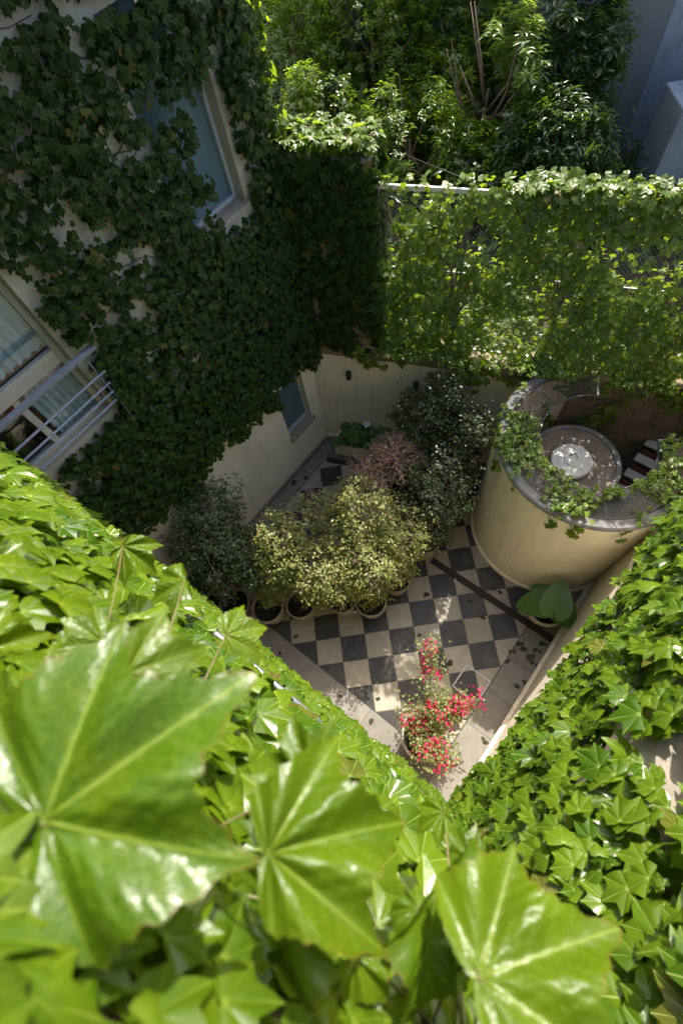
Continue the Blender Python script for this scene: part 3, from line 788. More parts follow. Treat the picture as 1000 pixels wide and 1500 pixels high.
for r_ in (MR0, MR1 - .01):
    n = 60; pts = [(cyc[0] + r_ * math.cos(ma0 + (ma1 - ma0) * k / n), cyc[1] + r_ * math.sin(ma0 + (ma1 - ma0) * k / n), 2.60) for k in range(n + 1)]
    G().tube(pts, .012, 6).put('gangway_edge', M['wire'], tow, smooth=True)
for k in range(7):
    a = ma0 + (ma1 - ma0) * k / 6
    G().tube([(cyc[0] + r_ * math.cos(a), cyc[1] + r_ * math.sin(a), 2.585) for r_ in (MR0, MR1 + .06)], .012, 6).put('gangway_bearer', M['galv'], tow)
tank = thing('water_tank', 'round concrete tank with a shallow dished top inside the tower', 'tank', (2.08, 4.16, 0))
G().lathe([(.60, -.05), (.60, 1.98), (.575, 2.0), (.545, 1.985), (.50, 1.955), (.36, 1.945), (.30, 1.975), (0, 1.985)], (2.09, 4.17, 0), 64).put('shell', M['tank'], tank, smooth=False)
G().lathe([(.602, 1.90), (.612, 1.905), (.612, 2.005), (.60, 2.015), (.545, 2.012), (.54, 1.99)], (2.09, 4.17, 0), 64).put('rim', M['concrete'], tank)
lid = thing('tank_lid', 'round pale concrete lid lying on the tank top', 'lid', (2.06, 4.12, 1.98))
G().lathe([(0, 1.987), (.225, 1.987), (.225, 2.04), (.262, 2.045), (.265, 2.085), (.25, 2.105), (.14, 2.135), (.125, 2.13), (.115, 2.15), (0, 2.16)], (2.06, 4.12, 0), 48).put('disc', M['lid'], lid)
G().tube([(2.06 + .05 * math.cos(a), 4.12 + .05 * math.sin(a), 2.158 + .025 * math.sin(a)) for a in np.linspace(0, PI, 9)], .006, 6).put('handle', M['rust'], lid, smooth=True)
st = thing('stair_flight', 'flight of pale concrete treads descending beside the tower', 'stairs', (3.05, 5.2, 0))
for k in range(6):
    yv = 4.80 + k * .23; zv = .95 + k * .13
    G().box((2.76, yv, zv - .035), (CX - .003, yv + .14, zv)).put('tread', M['white_rail'], st, bevel=.006)
    G().box((2.80, yv + .145, zv - .03), (CX - .01, yv + .17, zv + .09)).put('riser', M['red_cover'], st)
for xv in (2.73, 3.27):
    G().obox((xv, 4.72, -.05), (0, .06, 0), (.028, 0, 0), (0, 0, .98)).put('newel', M['rust'], st)
    G().obox((xv, 4.78, .80), (0, 1.36, .77), (.028, 0, 0), (0, 0, .14)).put('stringer', M['rust'], st)

# ------------------------------------------------------------------ ivy
def vine_stems(root, n, u0, u1, v0, v1, o, ud, nd, r=(.003, .007), L=(.6, 2.2), keep=None, ang=(-.9, .9), off=.006):
    o, ud, nd = (np.asarray(q, float) for q in (o, ud, nd))
    k = 0; tries = 0
    while k < n and tries < n * 10:
        tries += 1
        u, v = rng.uniform(u0, u1), rng.uniform(v0, v1); a = rng.uniform(*ang) + (PI if rng.random() < .5 else 0)
        pts = []; ll = rng.uniform(*L); ok = True
        for i in range(int(ll / .09)):
            if keep is not None and keep(np.array([u]), np.array([v]))[0] <= 0: break
            pts.append(o + ud * u + UP * v + nd * (off + rng.uniform(0, .004)))
            a += rng.normal(0, .22); u += .09 * math.cos(a); v += .09 * math.sin(a)
            if not (u0 <= u <= u1 and v0 <= v <= v1): break
        if len(pts) > 3:
            r0 = rng.uniform(*r)
            G().tube(pts, [r0 * (1 - .6 * i / len(pts)) for i in range(len(pts))], 5).put('stem', M['vine_bark'], root, smooth=True); k += 1
def inrect(u, v, R, mg=0.0): return (u > R[0] - mg) & (u < R[1] + mg) & (v > R[2] - mg) & (v < R[3] + mg)

# A: dark ivy on the left house
def keepA(u, v):
    hem = 2.24 + .34 * (vnoise(u, v * 0, 2.6) - .5) + .26 * (vnoise(u, v * 0, 7.0, 3) - .5)
    a_ = vnoise(u * .8, v * 2.4, 2.2, 1) * .08 + vnoise(u * .8, v * 2.0, 5.5, 5) * .46 + vnoise(u, v * 1.3, 10., 7) * .46
    low = np.clip((3.9 - v) / 1.2, 0, 1)
    p = np.clip((a_ - .405 + .15 * low) * 9.0, 0.04, 1.0)
    p = np.where((u > 1.9) & (v < 5.0), np.clip(p + .35, 0, 1), p)
    p = np.where(v < hem, 0, p)
    p = np.where(inrect(u, v, (W_B[0], W_B[1] + .04, W_B[2] - .05, W_B[3]), .0), 0, p)
    p = np.where(inrect(u, v, (-2, .74, 4.22, 5.1), .0), 0, p)
    p = np.where(inrect(u, v, (2.74 - .10 * (6.0 - v), W_U[1] + .03, W_U[2] - .10, 6.12), .02), 0, p)
    p = np.where(inrect(u, v, (2.6, 3.35, 1.5, 2.40)), 0, p)
    return p
ivA = thing('ivy_vine', 'dark ivy in shade covering the upper wall of the left house around its windows', 'ivy', (AX, 1.5, 2.1), 'ivy vines on the walls')
PA = wall_leaves(38000, -1.6, 3.70, 1.95, 7.8, (AX + .014, 0, 0), (0, 1, 0), (1, 0, 0), keepA, (.035, .09), (.01, .19), (.05, 1.0), spread=1.0)
PA2 = wall_leaves(1300, -3.0, -1.95, 2.6, 8.2, (0, AY1 + .005, 0), (1, 0, 0), (0, 1, 0), lambda u, v: .9 + 0 * u, (.08, .15), (.02, .16), (.2, .9))
foliage(ivA, T_LOW, M['ivy_shade_tone'], *PA, single=280, single_tpls=T_MID[:3])
foliage(ivA, T_LOW2, M['ivy_fence'], *PA2, single=20)  # lighter leaf copy on the end face, sunlight put into the colour
vine_stems(ivA, 70, -1.5, 3.6, 2.2, 7.6, (AX + .014, 0, 0), (0, 1, 0), (1, 0, 0), ang=(-.35, .35), keep=lambda u, v: np.where(inrect(u, v, W_B, .05) | inrect(u, v, W_U, .04) | inrect(u, v, (-2, .85, 3.8, 5.1)), 0, 1))

# pier
ivP = thing('ivy_vine', 'ivy smothering the garden pier with its top leaves catching the sun', 'ivy', tuple(bp(.6, 2.6)), 'ivy vines on the walls')
kp = lambda u, v: np.clip((vnoise(u, v, 3.2, 8) - .22) * 4.5, 0.1, 1)
PPT = wall_leaves(620, .0, 1.15, -.02, .45, B0 + UP * 5.225, BD, UP, lambda u, v: .95 + 0 * u, (.05, .10), (.0, .15), (-.5, .5), vd=-BN, drop=.3, spread=1.0, sun=.3)
PP = cat(wall_leaves(1500, -.02, 1.16, 2.55, 5.25, B0 + BN * -.02, BD, BN, kp, (.07, .13), (.02, .12), (.1, .8)),
         wall_leaves(420, .0, .42, 2.7, 5.2, bp(1.105, 0, -.02), -BN, BD, lambda u, v: .9 + 0 * u, (.07, .12), (.02, .12), (.1, .8)))
foliage(ivP, T_LOW2, M['ivy_shade_tone'], *PP, single=200)
foliage(ivP, T_LOW2, M['ivy_fence'], *PPT, single=100)  # pier top takes a lighter leaf copy, sun painted into its colour
vine_stems(ivP, 14, 0, 1.1, 2.6, 5.1, B0 + BN * -.02, BD, BN, L=(.5, 1.4))

# fence
def keepF(u, v):
    p = np.clip((vnoise(u, v, 2.1, 21) * .55 + vnoise(u, v, 5.2, 30) * .45 - .37) * 10.0, 0.04, 1.0)
    p = np.where(u > 2.3, np.clip(p + .06, 0, 1), p)
    top = np.clip((v - 4.45) / .3, 0, 1) * np.clip((u - 2.2) / .5, 0, 1)
    p = np.maximum(p, top * .95)
    p = np.where((u < 2.15) & (v > 4.0), p * .80, p)
    p = np.where((u < 2.15) & (v > 4.76), p * .25, p)
    return p
ivF = thing('ivy_vine', 'yellow green backlit ivy trained over the mesh fence above the back wall', 'ivy', tuple(bp(3.6, 2.62, -.1)), 'ivy vines on the walls')
PF = cat(wall_leaves(13000, 1.12, 6.3, 2.66, 5.0, B0 + BN * (FO + .06), BD, BN, keepF, (.04, .075), (.0, .13), (.1, 1.0), sun=.6),
         wall_leaves(3200, 1.12, 6.3, 2.66, 5.0, B0 + BN * (FO - .05), BD, -BN, keepF, (.04, .075), (.0, .12), (.1, 1.2)),
         wall_leaves(1300, 2.2, 6.3, -.13, .13, B0 + UP * 4.93 + BN * FO, BD, UP, lambda u, v: np.clip(vnoise(u, v * 0, 3.0, 4) * 2 - .1, 0, 1), (.06, .11), (.0, .12), (-.4, .4), vd=-BN, drop=.2, spread=1.0),
         wall_leaves(26, 1.2, 2.2, -.1, .1, B0 + UP * 4.93 + BN * FO, BD, UP, lambda u, v: .8 + 0 * u, (.05, .09), (.0, .08), (-.4, .4), vd=-BN, drop=.2, spread=1.0))
foliage(ivF, T_LOW, M['ivy_fence'], *PF, single=300, single_tpls=T_LOW2)
for t_ in (2.05, 2.24, 3.3, 3.42, 4.6, 1.5, 5.2):
    pts = [bp(t_ + .10 * math.sin(k * .9 + t_) + .03 * k * (1 if t_ > 3 else -.4), 2.40 + k * .22, .02 if k < 2 else FO + .085 + .02 * math.sin(k + t_)) for k in range(12)]
    G().tube(pts, [.022 * (1 - .06 * k) for k in range(12)], 7).put('stem', M['bark'], ivF, smooth=True)

# ledge ivy hanging below the fence and to the right over the dark wall
ivL = thing('ivy_vine', 'thin ivy strands hanging over the stained stone band of the back wall', 'ivy', tuple(bp(2.6, 2.6)), 'ivy vines on the walls')
def keepL(u, v):
    p = np.clip((vnoise(u, v, 4.0, 41) - .46) * 6, 0, 1) * np.clip((v - 2.2) * 3, 0.0, 1)
    p = np.where(np.abs(u - 2.35) < .25, np.maximum(p, .55 * (v > 1.95)), p)
    p = np.where(u > 3.3, np.clip((vnoise(u, v, 3.0, 44) - .50) * 4, 0, 1) * np.clip((v - .7) / 1.6, 0, 1) + .2 * (v > 2.3), p)
    return np.where(u < .75, 0, p)
PL = wall_leaves(2400, .6, 5.6, .8, 2.68, B0 + BN * .02, BD, BN, keepL, (.07, .13), (.01, .10), (.1, .9))
PL2 = wall_leaves(700, .9, 6.0, -.2, .03, B0 + UP * 2.63, BD, UP, lambda u, v: np.clip((vnoise(u, v * 0, 2.2, 47) - .3) * 3, 0, 1), (.05, .10), (.0, .10), (-.4, .4), vd=-BN, drop=.3, spread=1.0)
foliage(ivL, T_LOW2, M['ivy'], *cat(PL, PL2), single=220)
vine_stems(ivL, 40, .1, 5.6, 1.1, 2.6, B0 + BN * .02, BD, BN, ang=(-.25, .25), r=(.002, .006), keep=lambda u, v: np.where((u < 3.3) & (v < 2.34), 0, 1))

# tower trailers
ivT = thing('ivy_vine', 'ivy trailing over the rim and mesh of the round tower', 'ivy', (cyc[0] - 1.1, cyc[1], 2.6), 'ivy vines on the walls')
n = 1500
ang = rng.uniform(math.radians(120), math.radians(395), n); rr = rng.uniform(.72, 1.27, n)
kk = rng.random(n) < np.clip((vnoise(ang * 2.2, rr * 3, 1.0, 60) - .47) * 5, 0, 1)
kk |= (ang > math.radians(335)) & (rng.random(n) < .7)
kk |= (rr > 1.02) & (rng.random(n) < .08)
kk |= (np.abs(ang - math.radians(205)) < .22) & (rng.random(n) < .7)
ang, rr = ang[kk], rr[kk]; n = len(ang)
rad = np.stack([np.cos(ang), np.sin(ang), 0 * ang], 1)
P = np.stack([cyc[0] + rr * np.cos(ang), cyc[1] + rr * np.sin(ang), 2.64 + rng.uniform(0, .10, n) - np.where(rr > 1.23, rng.uniform(0, .28, n), 0)], 1)
Z = UP + .6 * rad * (rr > 1.2)[:, None] + rng.normal(0, .3, (n, 3)); Y = rad * .4 + rng.normal(0, 1, (n, 3)) * (1, 1, .2)
PT = (P, Z, Y, rng.uniform(.045, .09, n))
foliage(ivT, T_LOW2, M['ivy'], *PT, single=300)
for a_, dr in ((3.65, .35), (4.55, .30), (4.75, .22), (2.6, .2), (5.2, .25)):
    pts = [(cyc[0] + q * math.cos(a_ + .25 * f), cyc[1] + q * math.sin(a_ + .25 * f), z) for q, z, f in ((.95, 2.66, 0), (1.12, 2.67, .3), (CR + .03, 2.64, .6), (CR + .03, 2.64 - dr, 1.0))]
    G().tube(pts, .004, 5).put('stem', M['vine_bark'], ivT, smooth=True)
    tp = [np.array(pts[3]) + (0, 0, .06 * k) for k in range(4)]
    for q in tp:
        leaf_obj(T_MID[int(rng.integers(4))], M['ivy'], q + rng.normal(0, .02, 3), (math.cos(a_) + rng.normal(0, .2), math.sin(a_), .6), (rng.normal(0, .5), rng.normal(0, .5), -1), rng.uniform(.07, .11), ivT)

# C: sunlit ivy on the right house
hemy = np.array([-.5, .0, .36, .95, 1.58, 2.0, 2.1, 2.3]); hemz = np.array([3.0, 3.5, 4.15, 4.55, 4.72, 5.10, 5.6, 5.85])
def keepC(u, v):
    p = np.clip((vnoise(u, v, 3.2, 70) * .6 + vnoise(u, v, 8.0, 75) * .4 - .22) * 7, .35, 1)
    p = np.where(v < np.interp(u, hemy, hemz) + .10 + .12 * (vnoise(u, u * 0, 9., 3) - .3), 0, p)
    gap = (np.abs(v - 6.17 - .02 * u) < .11) & ((np.abs(u - .32) < .17) | (np.abs(u - .62) < .07) | (np.abs(u - 1.05) < .08))
    p = np.where(gap, 0, p)
    p = np.where(inrect(u, v, (.28, .50, 6.44, 6.62)), 0, p)
    return p
ivC = thing('ivy_vine', 'glossy bright green ivy in full sun on the jutting storey of the right house', 'ivy', (CU, 1.0, 4.2), 'ivy vines on the walls')
PC = wall_leaves(11500, -.40, 2.25, 1.9, 8.2, (CU, 0, 0), (0, 1, 0), (-1, 0, 0), keepC, (.03, .115), (.02, .15), (.1, 1.0), sun=.55)
# the attic wall stands back above the coping, so the vine follows it
bk = np.where(PC[0][:, 2] > 6.35, .20 * np.clip((PC[0][:, 2] - 6.35) / .15, 0, 1), 0)
PC[0][:, 0] += bk
PCT = wall_leaves(420, -.4, 2.1, .0, .30, (CU - .08, 0, 6.25), (0, 1, 0), (0, 0, 1), lambda u, v: np.where(np.abs(u - .45) < .22, .22, .85), (.04, .11), (.0, .12), (-.3, .6), vd=(1, 0, 0), drop=.8, sun=.4)
foliage(ivC, T_MID, M['ivy'], *cat(PC, PCT), single=300)
vine_stems(ivC, 60, -.4, 2.1, 4.6, 6.1, (CU, 0, 0), (0, 1, 0), (-1, 0, 0), L=(.5, 1.8), off=.10)
PC2 = []
# D: sunlit ivy on the near house
def keepD(u, v):
    p = np.clip((vnoise(u, v, 3.0, 81) - .12) * 6, .5, 1)
    p = np.where(v < 1.1 + .5 * vnoise(u, u * 0, 2.5, 83), 0, p)
    p = np.where((np.abs(v - 5.5) < .10) & ((np.abs(u - 1.0) < .08) | (np.abs(u - 1.6) < .13) | (np.abs(u - 1.88) < .10)), 0, p)
    return p
ivD = thing('ivy_vine', 'dense bright ivy on the near house wall dropping down to the courtyard', 'ivy', (.8, DY, 1.2), 'ivy vines on the walls')
PD = wall_leaves(8800, -1.2, 2.9, 1.0, 7.05, (0, DY, 0), (1, 0, 0), (0, 1, 0), keepD, (.045, .13), (.01, .15), (.0, 1.3), drop=.7, sun=.5, spread=1.0)
foliage(ivD, T_MID, M['ivy'], *PD, single=300)

# near sprays, at arm's length from the window
ivN = thing('ivy_vine', 'big glossy ivy leaves on shoots reaching up past the window sill', 'ivy', (2.1, -.35, 7.3), 'ivy vines on the walls')
NEAR = [  # base px, tip px, depth at base, depth at tip, roll, template
    ((62, 1205), (362, 982), .40, .44, 0.0, 0), ((392, 1250), (622, 1192), .46, .50, .1, 1), ((702, 1432), (912, 1352), .50, .53, -.1, 0),
    ((185, 985), (372, 930), .54, .58, .3, 2), ((455, 1140), (395, 1000), .62, .64, -.5, 1), ((-60, 1310), (62, 1120), .38, .42, .1, 2),
    ((400, 1320), (325, 1500), .60, .62, .3, 0), ((-40, 960), (140, 900), .80, .86, .2, 1), ((-30, 840), (60, 770), 1.05, 1.1, .0, 0),
    ((150, 940), (60, 880), .90, .88, .2, 2), ((640, 1310), (700, 1460), .62, .64, -.4, 0), ((520, 1400), (600, 1530), .58, .56, .2, 1),
    ((340, 1330), (140, 1470), .68, .72, .0, 2), ((60, 1390), (-60, 1500), .62, .64, .0, 1), ((270, 850), (190, 900), 1.1, 1.1, .3, 0),
    ((330, 930), (430, 905), 1.1, 1.15, .0, 2), ((180, 800), (260, 860), 1.3, 1.3, .0, 1), ((650, 1190), (580, 1230), .95, .94, .3, 1),
    ((770, 1490), (940, 1510), .58, .60, -.2, 2), ((610, 1330), (560, 1420), .68, .66, .4, 0), ((430, 1120), (520, 1090), 1.05, 1.1, .2, 0),
    ((690, 1260), (640, 1180), .90, .94, -.3, 2), ((690, 1400), (640, 1310), .58, .62, .6, 1), ((110, 1340), (230, 1460), .72, .70, .0, 0),
    ((300, 1240), (270, 1350), .66, .66, .3, 1), ((450, 1450), (350, 1560), .68, .64, .1, 2), ((10, 1420), (130, 1540), .66, .64, .2, 1),
    ((250, 1400), (180, 1530), .72, .70, .1, 2), ((100, 1040), (30, 980), .75, .75, .2, 1), ((470, 1240), (500, 1400), .64, .62, .2, 2)]
root_pts = [at_d(420, 1480, .72), at_d(120, 1300, .60), at_d(700, 1500, .66)]
for ii, ((bx, by), (tx, ty), d0, d1, roll, k) in enumerate(NEAR):
    if ii not in (0, 1, 2, 5, 6, 10): tx, ty = bx + (tx - bx) * .66, by + (ty - by) * .66
    b = at_d(bx, by, d0); t_ = at_d(tx, ty, d1)
    L = np.linalg.norm(t_ - b); y_ = (t_ - b) / L
    tc = nrm(CW - (b + t_) / 2)
    z_ = tc * .75 + np.array([-.15, .25, .55]); z_ = nrm(z_ - np.dot(z_, y_) * y_)
    x_ = np.cross(y_, z_)
    z_ = z_ * math.cos(roll) + x_ * math.sin(roll)
    leaf_obj(T_DENSE[k], M['ivy_near'], b, z_, y_, L, ivN)
    e = min(root_pts, key=lambda q: np.linalg.norm(q - b)) + np.array([rng.normal(0, .03), -.05, rng.normal(0, .03)])
    mid = (b * .5 + e * .5) + np.array([0, 0, -.05])
    f = np.linspace(0, 1, 8)[:, None]
    pts = (1 - f) ** 2 * b + 2 * f * (1 - f) * mid + f * f * e
    G().tube(list(pts), [.0016 + .0006 * i / 7 for i in range(8)], 6).put('petiole', M['petiole'], ivN, smooth=True)
for a_, b_ in ((0, 1), (0, 2)):
    p0, p1 = root_pts[a_] + np.array([0, -.05, 0]), root_pts[b_] + np.array([0, -.05, 0])
    G().tube([p0 + np.array([0, -.06, -.4]), p0, (p0 + p1) / 2 + np.array([0, -.02, -.03]), p1], [.006, .005, .004, .003], 8).put('stem', M['vine_bark'], ivN, smooth=True)
# smaller leaves filling the wall top between the shoots and the drop
PN = cat(wall_leaves(900, .6, 2.9, 6.9, 7.40, (0, DY, 0), (1, 0, 0), (0, 1, 0), lambda u, v: .6 + 0 * u, (.055, .11), (.01, .11), (.2, 1.0), drop=.8, sun=.6),
         wall_leaves(1400, 1.4, 2.95, 7.25, 8.0, (0, DY, 0), (1, 0, 0), (0, 1, 0), lambda u, v: .8 + 0 * u, (.04, .075), (.005, .05), (.1, .8), drop=.8))
foliage(ivN, T_MID, M['ivy_near'], *PN, single=300)

# ------------------------------------------------------------------ pots and shrubs
def blob_points(n, c, r, shell=.55):
    d = nrm(rng.normal(0, 1, (n, 3))); q = rng.uniform(shell, 1.0, n) ** .7
    return np.asarray(c) + d * q[:, None] * np.asarray(r), d
def pot(name, label, x, y, r, h, mat, group, soil=True):
    o = thing(name, label, 'pot', (x, y, 0), group)
    G().lathe([(0, .004), (r * .70, .004), (r * .74, .02), (r * .93, h * .82), (r * .95, h * .83), (r * 1.02, h * .84), (r * 1.03, h * .97), (r, h), (r * .92, h), (r * .90, h * .96), (r * .88, h * .80)], (x, y, 0), 36).put('body', mat, o, smooth=False)
    if soil:
        V = [(x, y, h * .86)]; n_ = 24
        for q in (.5, .89):
            for k in range(n_):
                a = 2 * PI * k / n_; V.append((x + r * q * math.cos(a), y + r * q * math.sin(a), h * (.86 if q < .6 else .83) + rng.uniform(-.008, .008)))
        F = [(0, 1 + k, 1 + (k + 1) % n_) for k in range(n_)] + [(1 + k, 1 + n_ + k, 1 + n_ + (k + 1) % n_, 1 + (k + 1) % n_) for k in range(n_)]
        put('soil', V, F, M['soil'], o, smooth=True)
    return o
def shrub(label, base, h0, blobs, nleaf, mat, size, tw=40, twig_m='twig', tpl=T_OVAL, group='potted shrubs', trunk_r=.022, thick=1.0):
    """potted bush: trunk, limbs into each blob, twigs, leaves in small sprays"""
    base = np.asarray(base, float)
    o = thing('shrub', label, 'shrub', tuple(base), group)
    top = np.mean([b[0] for b in blobs], axis=0)
    fork = base * .45 + np.array([*(top[:2]), base[2]]) * .55
    fork[2] = base[2] + h0
    G().tube([base - UP * .06, base * .6 + fork * .4 + rng.normal(0, .01, 3), fork], [trunk_r, trunk_r * .85, trunk_r * .7], 8).put('trunk', M['bark'], o, smooth=True)
    Ps = []; Ds = []
    wsum = sum(b[1][0] * b[1][1] for b in blobs)
    for c, r in blobs:
        c = np.asarray(c, float); r = np.asarray(r, float)
        G().tube([fork, fork * .5 + c * .5 + rng.normal(0, .03, 3), c], [trunk_r * .6, trunk_r * .45, trunk_r * .3], 6).put('limb', M['bark'], o, smooth=True)
        nt_ = max(6, int(tw * r[0] * r[1] / wsum))
        e, d = blob_points(nt_, c, r, .8)
        g = G()
        for q, dd in zip(e, d):
            st_ = c + (q - c) * rng.uniform(.0, .6) + rng.normal(0, .05, 3)
            m_ = st_ * .5 + q * .5 + rng.normal(0, .04, 3)
            g.tube([st_, m_, q], [.006 * thick, .004 * thick, .002 * thick], 4, cap=False)
            for _ in range(3):
                f = rng.uniform(.4, .95); s_ = c * (1 - f) + q * f
                g.tube([s_, s_ + nrm(dd + rng.normal(0, .6, 3)) * rng.uniform(.06, .16)], [.003 * thick, .0015 * thick], 3, cap=False)
        g.put('twigs', M[twig_m], o, kind='stuff')
        n_ = int(nleaf * r[0] * r[1] / wsum)
        ncl = max(10, n_ // 9)
        cc, dd = blob_points(ncl, c, r, .35)
        far = rng.random(ncl) < .14
        cc = np.where(far[:, None], c + (cc - c) * rng.uniform(1.1, 1.38, ncl)[:, None], cc)
        k = vnoise(cc[:, 0] + cc[:, 2], cc[:, 1], 6.0, 90) > .28
        cc, dd = cc[k], dd[k]
        rep = 9
        P = np.repeat(cc, rep, 0) + rng.normal(0, .038, (len(cc) * rep, 3)); D = np.repeat(dd, rep, 0)
        Ps.append(P); Ds.append(D)
    P = np.concatenate(Ps); D = np.concatenate(Ds); n_ = len(P)
    P[:, 0] = np.maximum(P[:, 0], AX + .03)
    if n_:
        foliage(o, tpl, mat, P, D * .5 + UP * .9 + np.array([-.1, .25, 0]) + rng.normal(0, .38, (n_, 3)), D + rng.normal(0, .7, (n_, 3)), rng.uniform(*size, n_), stuff_name='foliage')
    return o
POTS = [((-1.06, -.08), .25), ((-.58, .20), .26), ((-.18, .56), .24), ((.30, 1.02), .24), ((.70, 1.26), .25), ((.80, 1.80), .24), ((.80, 2.62), .25), ((-.05, 3.25), .24)]
PLAB = ['cement pot of the dark leaning shrub at the near wall', 'wide cement pot between the dark shrub and the pale shrubs', 'cement pot under the lower pale shrub', 'cement pot hidden below the joined pale shrubs', 'cement pot at the front of the rounded pale shrub', 'cement pot under the right side of the rounded pale shrub', 'cement pot of the dark shrub beside the drain end', 'cement pot of the bare twiggy shrub by the back wall']
for (xy, r_), lab in zip(POTS, PLAB):
    pot('plant_pot', lab, xy[0], xy[1], r_, .46, M['pot'], 'cement pots of the shrub row')
zb = .40
shrub('big dark shrub in shade leaning against the left house', (-1.06, -.08, zb), .55, [((-1.38, .30, 1.70), (.62, .58, .58)), ((-1.00, .52, 1.35), (.52, .44, .46)), ((-1.62, .62, 2.0), (.42, .55, .46)), ((-1.25, .05, 1.25), (.42, .30, .40))], 15000, M['shrub_shade_tone'], (.036, .064), 60)
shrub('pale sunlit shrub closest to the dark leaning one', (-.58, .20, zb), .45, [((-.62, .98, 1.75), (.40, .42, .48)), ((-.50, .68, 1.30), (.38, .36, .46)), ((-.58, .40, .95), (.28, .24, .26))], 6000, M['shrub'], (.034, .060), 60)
shrub('low pale shrub with bare grey twigs in its middle', (-.18, .56, zb), .4, [((-.06, 1.00, 1.42), (.50, .46, .46)), ((.24, 1.04, 1.15), (.40, .36, .40)), ((-.10, .76, .88), (.30, .26, .24))], 6600, M['shrub'], (.032, .056), 150)
shrub('small pale shrub squeezed between its neighbours', (.30, 1.02, zb), .4, [((-.52, 1.72, 1.65), (.36, .32, .28)), ((.06, 1.50, 1.5), (.38, .34, .38)), ((.30, 1.14, .82), (.28, .24, .22))], 3400, M['shrub'], (.032, .056), 90)
shrub('rounded pale green shrub full of small leaves', (.70, 1.26, zb), .45, [((.56, 1.56, 1.45), (.52, .48, .54)), ((.14, 1.98, 1.82), (.54, .50, .46)), ((.52, 1.40, 1.0), (.40, .36, .38)), ((.66, 1.34, .74), (.28, .24, .20))], 10500, M['shrub'], (.032, .056), 150)
shrub('green shrub tucked behind the rounded pale one', (.80, 1.80, zb), .4, [((.60, 2.20, 1.30), (.48, .46, .52)), ((.78, 1.94, .84), (.30, .28, .26))], 4600, M['shrub'], (.032, .056), 50)
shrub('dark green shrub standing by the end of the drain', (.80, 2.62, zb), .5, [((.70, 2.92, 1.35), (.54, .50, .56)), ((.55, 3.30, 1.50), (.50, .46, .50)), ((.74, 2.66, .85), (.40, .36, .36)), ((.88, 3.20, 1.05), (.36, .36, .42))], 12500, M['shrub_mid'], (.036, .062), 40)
shrub('tall bushy shrub rising against the cream back wall', (.25, 3.70, 0.42), .7, [((.00, 3.78, 1.85), (.52, .40, .52)), ((.44, 3.70, 1.55), (.50, .44, .54)), ((.12, 4.00, 2.25), (.34, .26, .34)), ((.62, 3.92, 1.95), (.36, .30, .40))], 14000, M['shrub_mid'], (.038, .066), 50)
pot('plant_pot', 'cement pot of the tall shrub against the back wall', .25, 3.70, .24, .46, M['pot'], 'cement pots of the shrub row')
shrub('half bare shrub of reddish dry twigs near the planter', (-.05, 3.25, zb), .5, [((-.08, 3.10, 1.55), (.54, .42, .38)), ((-.34, 2.70, 1.40), (.42, .34, .28))], 900, M['shrub'], (.024, .040), 330, thick=1.7, twig_m='red_twig')

# bougainvillea
pot('plant_pot', 'pale round pot of the red flowering bougainvillea', 2.45, .13, .30, .46, M['pot_white'], 'pale round pots')
bo = thing('bougainvillea', 'bougainvillea with red flower clusters on arching branches in the near corner', 'bougainvillea', (2.45, .13, .40))
branches = [[(2.45, .13, .36), (2.30, .45, .9), (2.05, .85, 1.25), (1.86, 1.10, 1.25)], [(2.45, .13, .36), (2.40, .4, .85), (2.35, .55, 1.15)], [(2.45, .13, .36), (2.55, .45, .8), (2.68, .85, .95)],
            [(2.45, .13, .36), (2.62, .15, .8), (2.80, .12, 1.1)], [(2.45, .13, .36), (2.28, .2, .8), (2.12, .28, 1.1)], [(2.45, .13, .36), (2.5, .1, .9), (2.6, -.05, 1.2)], [(2.45, .13, .36), (2.45, .6, .7), (2.55, .7, 1.0)]]
Pl = []; Pf = []
for br_ in branches:
    G().tube(br_, [.012, .009, .006, .004][:len(br_)], 6).put('branch', M['bark'], bo, smooth=True)
    a = np.array(br_)
    for f in np.linspace(.25, 1, 34):
        q = np.array([np.interp(f, np.linspace(0, 1, len(a)), a[:, k]) for k in range(3)])
        for _ in range(15): Pl.append(q + rng.normal(0, .10, 3))
    nc = 8 if len(br_) == 4 else 6
    for f in list(rng.uniform(.45, 1.0, nc)) + [1.0]:
        q = np.array([np.interp(f, np.linspace(0, 1, len(a)), a[:, k]) for k in range(3)]) + rng.normal(0, .085, 3) + UP * .04
        for _ in range(int(rng.integers(12, 26))): Pf.append(q + rng.normal(0, .045, 3))
Pl = np.array(Pl); Pf = np.array(Pf)
foliage(bo, T_OVAL, M['boug_leaf'], Pl, UP + rng.normal(0, .6, Pl.shape), rng.normal(0, 1, Pl.shape), rng.uniform(.028, .055, len(Pl)), stuff_name='foliage')
foliage(bo, T_RH, M['boug_flower'], Pf, UP * .6 + rng.normal(0, .7, Pf.shape), rng.normal(0, 1, Pf.shape), rng.uniform(.034, .060, len(Pf)), stuff_name='flowers')

